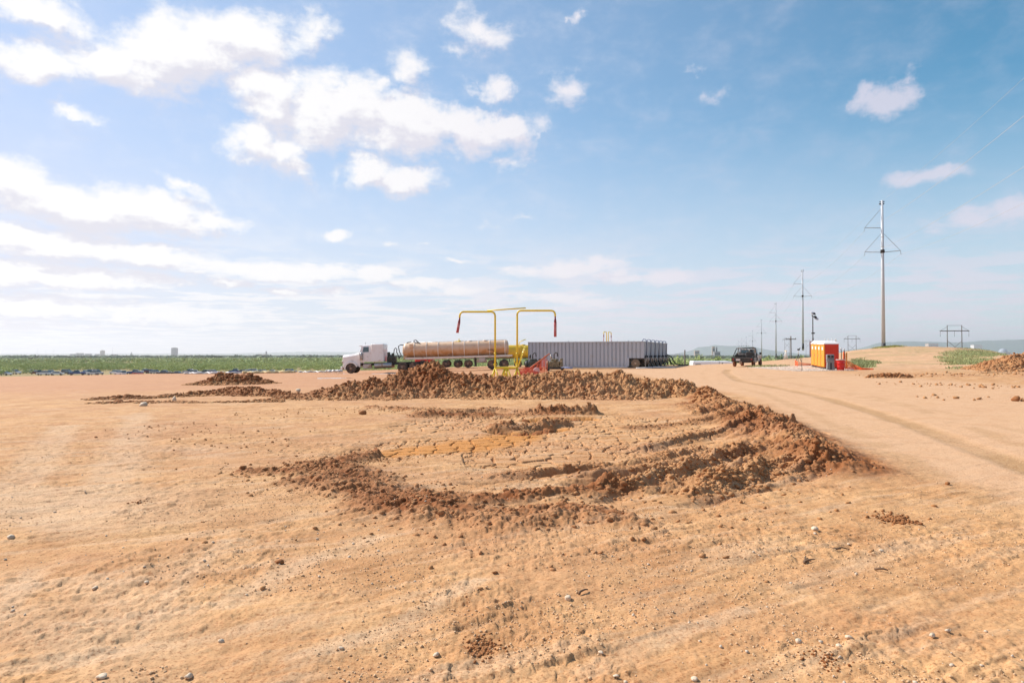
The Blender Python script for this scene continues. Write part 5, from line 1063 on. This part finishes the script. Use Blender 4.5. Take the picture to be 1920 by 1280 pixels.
# ------------------------------------------------------------------ trees
def leafmat(name, a, b):
    m = bpy.data.materials.new(name); m.use_nodes = True; t = NT(m.node_tree); m.node_tree.nodes.clear()
    p = t.n('ShaderNodeBsdfPrincipled'); o = t.n('ShaderNodeOutputMaterial'); t.l(p.outputs[0], o.inputs[0]); geo = t.n('ShaderNodeNewGeometry')
    c = t.mix(t.mr(t.noise(geo.outputs['Position'], .05, 4, .6), .38, .62), a, b); c = t.mix(t.noise(geo.outputs['Position'], 1.5, 3, .7), c, tuple(x*1.5 for x in a))
    t.l(c, p.inputs['Base Color']); p.inputs['Roughness'].default_value = .8; p.inputs['Specular IOR Level'].default_value = .2
    return m
M_LEAF = leafmat('mesquite_leaves', (.34, .38, .14), (.15, .22, .08)); M_LEAFD = leafmat('dark_oak_leaves', (.13, .17, .085), (.08, .115, .06))
M_BARK = mat('bark', (.12, .09, .07), .95, var=.3)
def crown_tmpl(n, seed, s=.42):
    r_ = np.random.default_rng(seed); c = []
    for _ in range(7): a = r_.uniform(0, 6.28); q = r_.uniform(.0, .62); c.append((q*math.cos(a), q*math.sin(a), r_.uniform(.35, .75), r_.uniform(.28, .48)))
    P = []
    for _ in range(n):
        cx, cy, cz, rr = c[r_.integers(0, 7)]; d = r_.normal(size=3); d /= np.linalg.norm(d); p = np.array([cx, cy, cz]) + d*rr*r_.uniform(.6, 1.05)*np.array([1, 1, .75]); p[2] = max(p[2], .02)
        nrm = d + r_.normal(size=3)*.5; nrm /= np.linalg.norm(nrm); u = np.cross(nrm, [0, 0, 1.]); u /= np.linalg.norm(u)+1e-9; v = np.cross(nrm, u); w = s*r_.uniform(.5, 1.1)
        for k in range(3): a = k*2.094+r_.uniform(-.5, .5); P.append(p + w*.5*(u*math.cos(a)+v*math.sin(a)))
    return np.array(P)
def forest(name, X, Y, size, hgt, material, label, ntri=60, seed=0, cat='trees', s=.42):
    vs = [crown_tmpl(ntri, seed+i, s) for i in range(5)]; r_ = np.random.default_rng(seed); n = len(X); T = np.stack(vs)[r_.integers(0, 5, n)]
    a = r_.uniform(0, 6.28, n); ca_, sa_ = np.cos(a)[:, None], np.sin(a)[:, None]
    Z = z0(X, Y); x = (T[..., 0]*ca_ - T[..., 1]*sa_)*size[:, None] + X[:, None]; y = (T[..., 0]*sa_ + T[..., 1]*ca_)*size[:, None] + Y[:, None]; z = T[..., 2]*hgt[:, None] + Z[:, None] - .1
    V = np.stack([x, y, z], -1).reshape(-1, 3); Fc = np.arange(len(V)).reshape(-1, 3)
    return tag(np_mesh(name, V, Fc, material), label, cat, kind='stuff')
def wedge(n, r0, r1, seed, a0=-41, a1=41):
    r_ = np.random.default_rng(seed); th = np.radians(r_.uniform(a0, a1, n)); r = np.sqrt(r_.uniform(r0*r0, r1*r1, n)); return r*np.sin(th), r*np.cos(th), r_
def clear(X, Y, pad=14):
    th = np.degrees(np.arctan2(X, Y)); r = np.hypot(X, Y); er = np.interp(th, EDGE_T, EDGE_R); k = r > er + pad + 18*(th > 5)
    park = (th > -40) & (th < -11) & (r > 90) & (r < 312+20*fbm(th*.5, th*0, 2, 9)); return k & ~park
X, Y, r_ = wedge(9000, 150, 700, 1); k = clear(X, Y) & (fbm(X/45, Y/45, 3, 8) > .36); X, Y = X[k], Y[k]
forest('mesquite_scrub', X, Y, r_.uniform(2.2, 4.4, len(X)), r_.uniform(1.8, 3.6, len(X)), M_LEAF, 'light green mesquite scrub covering the valley below the pad', 200, 10, 'scrub', .17)
X, Y, r_ = wedge(24000, 700, 2200, 2); k = fbm(X/110, Y/110, 3, 8) > .34; X, Y = X[k], Y[k]
forest('far_scrub', X, Y, r_.uniform(2.5, 6, len(X)), r_.uniform(2.5, 5, len(X)), M_LEAF, 'pale green scrub of the middle valley', 26, 20, 'scrub', .5)
X, Y, r_ = wedge(26000, 1900, 7000, 3); k = fbm(X/500, Y/260, 4, 8) > .44; X, Y = X[k], Y[k]
forest('distant_woods', X, Y, r_.uniform(9, 26, len(X)), r_.uniform(5, 11, len(X)), M_LEAFD, 'blue-green woods stretching to the horizon', 14, 30, 'woods', 1.0)
def tree(px, D, w, h, m, label, name='mesquite_tree', ytop=None, seed=0, n=420):
    x = at(px, 690, D).x; z = float(z0(np.array([x]), np.array([D*1.]))[0])
    if ytop: h = at(px, ytop, D).z - z
    o = empty(name, (x, D, z-.05), 0, label, 'tree', 'trees standing out in the valley scrub'); b = MB().tube([(0, 0, 0), (.1, 0, h*.3), (.3*w*.2, 0, h*.55)], w*.05, 7, w*.02); r2 = random.Random(seed)
    for _ in range(5): a = r2.uniform(0, 6.28); b.tube([(0.05, 0, h*.2), (w*.2*math.cos(a), w*.2*math.sin(a), h*.5), (w*.36*math.cos(a), w*.36*math.sin(a), h*.75)], w*.025, 5, w*.008)
    b.build('trunk', M_BARK, o); T_ = crown_tmpl(n, seed+900, .20); V = T_*np.array([w/2, w/2, h]); np_mesh('crown', V, np.arange(len(V)).reshape(-1, 3), m, o); return o
for i, a in enumerate(((365, 420, 11, 0, M_LEAFD, 'large dark evergreen tree above the parked cars at the left', 'dark_tree', 680), (402, 640, 8, 0, M_LEAFD, 'small dark rounded tree right of the large dark evergreen', 'dark_tree', 677), (192, 900, 14, 0, M_LEAFD, 'dark distant tree clump at the left beyond the green scrub', 'dark_tree', 672),
    (246, 950, 13, 0, M_LEAFD, 'second dark distant tree right of the first clump at left', 'dark_tree', 671), (1268, 185, 6, 0, M_LEAF, 'bushy light green tree just right of the tank row', 'mesquite_tree', 664), (1313, 200, 7, 0, M_LEAF, 'light green tree above the left end of the white coach', 'mesquite_tree', 667),
    (1340, 230, 8, 0, M_LEAF, 'rounded green tree above the middle of the white coach', 'mesquite_tree', 665), (1366, 210, 7, 0, M_LEAF, 'green tree directly left of the pickup truck', 'mesquite_tree', 667), (1440, 190, 7, 0, M_LEAF, 'green bush between the pickup and the second steel pole', 'mesquite_tree', 668),
    (1467, 260, 8, 0, M_LEAFD, 'darker green tree behind the white A-frame stand', 'mesquite_tree', 665), (1502, 240, 7, 0, M_LEAF, 'light green tree behind the second steel pole', 'mesquite_tree', 664), (1640, 420, 9, 0, M_LEAFD, 'dark tree showing over the hill left of the tall pole', 'dark_tree', 662),
    (1898, 260, 9, 0, M_LEAF, 'light green tree behind the rubble heap at right', 'mesquite_tree', 660), (1860, 300, 8, 0, M_LEAF, 'light green tree beyond the grassy slope at right', 'mesquite_tree', 662))):
    tree(a[0], a[1], a[2], a[3], a[4], a[5], a[6], a[7], i, 520)
# weeds on the hillside and round the pole foot
def weeds(test, box, n, h, label, seed, m=None):
    r_ = np.random.default_rng(seed); X = r_.uniform(box[0], box[1], n); Y = r_.uniform(box[2], box[3], n); k = test(X, Y) + 2.2*(fbm(X*.22, Y*.22, 4, 501)-.52) + .5*(r_.random(n)-.5) > .35; X, Y = X[k], Y[k]; n = len(X); Z = Hs(X, Y)
    a = r_.uniform(0, 6.28, n); hh = h*r_.uniform(.3, 1.2, n); lean = r_.uniform(-.7, .7, (n, 2))*h; w = .02+.03*r_.random(n)
    A_ = np.stack([X-w*np.cos(a), Y-w*np.sin(a), Z-.02], -1); B_ = np.stack([X+w*np.cos(a), Y+w*np.sin(a), Z-.02], -1); C2 = np.stack([X+lean[:, 0], Y+lean[:, 1], Z+hh], -1)
    V = np.stack([A_, B_, C2], 1).reshape(-1, 3); return tag(np_mesh('grass', V, np.arange(len(V)).reshape(-1, 3), m or M_GRASS), label, 'grass', kind='stuff')
M_GRASS = leafmat('grass_blades', (.28, .29, .13), (.19, .22, .10)); M_DRYG = leafmat('dry_grass', (.33, .30, .08), (.24, .25, .07))
weeds(grass_base, (34, 88, 55, 122), 130000, .17, 'green weeds on the slope of the right-hand hill', 1); weeds(grass_base, (27, 45, 56, 84), 40000, .24, 'green weeds behind the collapsed orange net', 3)
el_ = lambda cx, cy, ax, ay: (lambda X, Y: 1 - ((X-cx)/ax)**2 - ((Y-cy)/ay)**2)
weeds(el_(66.6, 119.2, 3.6, 1.6), (62, 71, 117, 121.5), 7000, .3, 'yellow-green tuft grass round the foot of the tall steel pole', 4, M_DRYG); weeds(el_(25.2, 67, 2, 2.5), (22, 28, 64, 70), 1500, .2, 'thin weeds left of the portable toilets', 5)

# ------------------------------------------------------------------ far hills and city
M_HILL = mat('hazy_hill_scrub', (.10, .15, .12), .95, var=.3, vscale=.002)  # bluish distance haze mixed into the scrub colour
def hill(pts, D, depth, seed):
    P = [(at(px, py, D)) for px, py in pts]; xs = np.array([p.x for p in P]); hs = np.array([p.z for p in P]); X = np.linspace(xs[0], xs[-1], 260); T_ = np.linspace(-1, 1, 15); base = -22.0
    Hh = np.interp(X, xs, hs); Hh = Hh + (fbm(X/260, X*0, 5, seed)-.5)*26*np.clip((Hh-base)/120, 0, 1); V = []
    for t in T_:
        k = max(0, 1-abs(t))**.8; V.append(np.c_[X, D + t*depth + 0*X + 300*(fbm(X/700, X*0+t, 3, seed+2)-.5), base-6 + (Hh-base)*k*(.85+.3*(fbm(X/200, X*0+t*3, 3, seed+5)-.5)*(abs(t) > .1) + .15*(abs(t) <= .1))])
    n = len(X); V = np.vstack(V); a = (np.arange(14)[:, None]*n + np.arange(n-1)[None]).ravel()
    return tag(np_mesh('hills', V, np.stack([a, a+1, a+n+1, a+n], 1), M_HILL, smooth=True), kind='structure')
hill([(1270,662),(1300,655),(1310,650),(1330,649),(1342,645.5),(1352,647),(1380,648),(1405,647.5),(1420,651),(1440,655),(1480,660)], 11000, 1500, 1)
hill([(1590,661),(1625,652),(1636,643),(1650,641.5),(1672,641),(1680,640),(1700,639),(1740,640),(1775,640),(1820,640),(1850,638),(1880,637),(1905,636),(1960,634),(2060,634)], 9500, 1600, 4)
hill([(-100,662),(150,662.3),(420,662),(560,659),(760,660),(1100,662),(1260,663)], 14000, 1800, 7)
M_BLD = mat('city_concrete', (.32, .32, .33), .7, var=.1, vscale=.05); M_BLDW = mat('white_metal_shed', (.72, .70, .68), .6, var=.06, vscale=.05); M_BLDT = mat('tan_stone', (.48, .38, .30), .7, var=.1, vscale=.05)
def building(px, w, ytop, D, label, m=M_BLD, floors=12, top=None, name='building', cat='building'):
    a = at(px-w/2, ytop, D); b = at(px+w/2, ytop, D); z = float(z0(np.array([a.x]), np.array([D*1.]))[0]); W = b.x-a.x; Hh = a.z-z
    o = empty(name, ((a.x+b.x)/2, D, z), 0, label, cat, 'far city buildings'); MB().box(-W/2, W/2, 0, W*.6, -3, Hh).build('wall', m, o)
    if floors:
        wn = MB()
        for i in range(floors): zz = Hh*(i+.25)/floors; wn.box(-W*.46, W*.46, -.4, -.05, zz, zz+Hh*.45/floors)
        wn.build('windows', M_GLASS, o)
    if top: MB().box(-W*.22, W*.22, W*.1, W*.5, Hh, Hh+top).build('roof_block', m, o)
    else: MB().box(-W*.52, W*.52, -.8, W*.62, Hh, Hh+1.2).build('roof', m, o)
building(326, 10, 652, 5200, 'tall grey office tower, the biggest on the left skyline', floors=20, top=3)
building(191, 7, 657.5, 5600, 'slim pale tower left of the tall office tower', M_BLDT, 12, 5); building(148, 11, 662, 5600, 'wide grey block at the left of the skyline', floors=6); building(136, 9, 663.5, 5500, 'low grey block left of the wide one', floors=4)
building(164, 10, 663.2, 5500, 'low block right of the wide grey one', floors=4); building(182, 8, 663.8, 5400, 'low wing beside the slim pale tower', floors=3); building(213, 9, 664.2, 5400, 'flat grey block in the middle of the left skyline', floors=3)
building(246, 3, 662.2, 5600, 'small spire-like building left of the office tower', floors=4, top=9); building(499, 2.5, 658.8, 4000, 'thin lone silo on the skyline behind the left heap', floors=0, top=2)
for i, (px, w, y, D, lab, m) in enumerate(((490, 18, 664.2, 3600, 'long white shed under the thin silo', M_BLDW), (448, 12, 672.2, 1500, 'white shed among the trees right of the cars', M_BLDW), (420, 9, 672.2, 1500, 'small tan house among the trees right of the cars', M_BLDT), (475, 7, 672.8, 1400, 'pinkish house at the edge of the green scrub', M_BLDT),
    (345, 16, 672.4, 2000, 'white flat shed below the office tower', M_BLDW), (258, 18, 672.8, 1900, 'long tan flat building left of the office tower', M_BLDT), (180, 24, 674.6, 1500, 'very long tan flat building on the left', M_BLDT), (602, 14, 669.5, 2000, 'white shed just left of the truck in the distance', M_BLDW),
    (1834, 16, 646.6, 5500, 'long white building under the hills at the right', M_BLDW), (1338, 5, 650.2, 2600, 'pale grey tall silo left of the pickup truck', M_BLDT), (1343.5, 3, 651, 2500, 'dark narrow tower touching the pale silo', M_BLD), (1307, 9, 657.5, 3500, 'low pale shed left of the pale silo', M_BLDT), (1345, 11, 659.8, 2300, 'low grey shed below the pale silo', M_BLD), (1750, 18, 643.8, 7000, 'pale tan buildings at the foot of the right hills', M_BLDT))):
    building(px, w, y, D, lab, m, 0 if m is M_BLDW else 2)
p = at(1881, 659, 6000); zz = float(z0(np.array([p.x]), np.array([6000.]))[0]); o = empty('dome', (p.x, 6000, zz), 0, 'pale arched dome building under the right-hand hills', 'dome', 'far city buildings')
MB().lathe([(36, 0), (36, p.z-zz), (27, p.z-zz+16), (15, p.z-zz+26), (1, p.z-zz+30)], 'z', (0, 0, 0), 24).build('dome_shell', mat('dome_white', (.30, .34, .38), .6, var=.05), o); MB().box(-34, 34, -46, -41, 0, p.z-zz-4).build('wall', M_BLDT, o)
for i, (px, y, D) in enumerate(((70, 653, 6000), (86, 655, 6500), (101, 652, 6000), (211, 650, 6200), (306, 660, 5600))):
    p = at(px, y, D); tag(MB().tube([(p.x, D, -25), (p.x, D, p.z)], 1.6, 4, .7).build('radio_mast', M_STEEL), f'faint radio mast, {ordn(i+1)} from the left on the skyline', 'radio mast', 'radio masts on the skyline')
# ------------------------------------------------------------------ haze
hm = bpy.data.materials.new('haze_air'); hm.use_nodes = True; t = NT(hm.node_tree); hm.node_tree.nodes.clear()
pv = t.n('ShaderNodeVolumePrincipled'); pv.inputs['Color'].default_value = (1.0, .99, 1.0, 1); pv.inputs['Density'].default_value = HAZE; pv.inputs['Anisotropy'].default_value = .3
o = t.n('ShaderNodeOutputMaterial'); t.l(pv.outputs[0], o.inputs['Volume'])
hb = MB().box(-17000, 17000, -17000, 17000, -60, 360).build('haze', hm); tag(hb, kind='stuff'); hb['label'] = 'thin pale summer haze over the valley'; hb['category'] = 'haze'
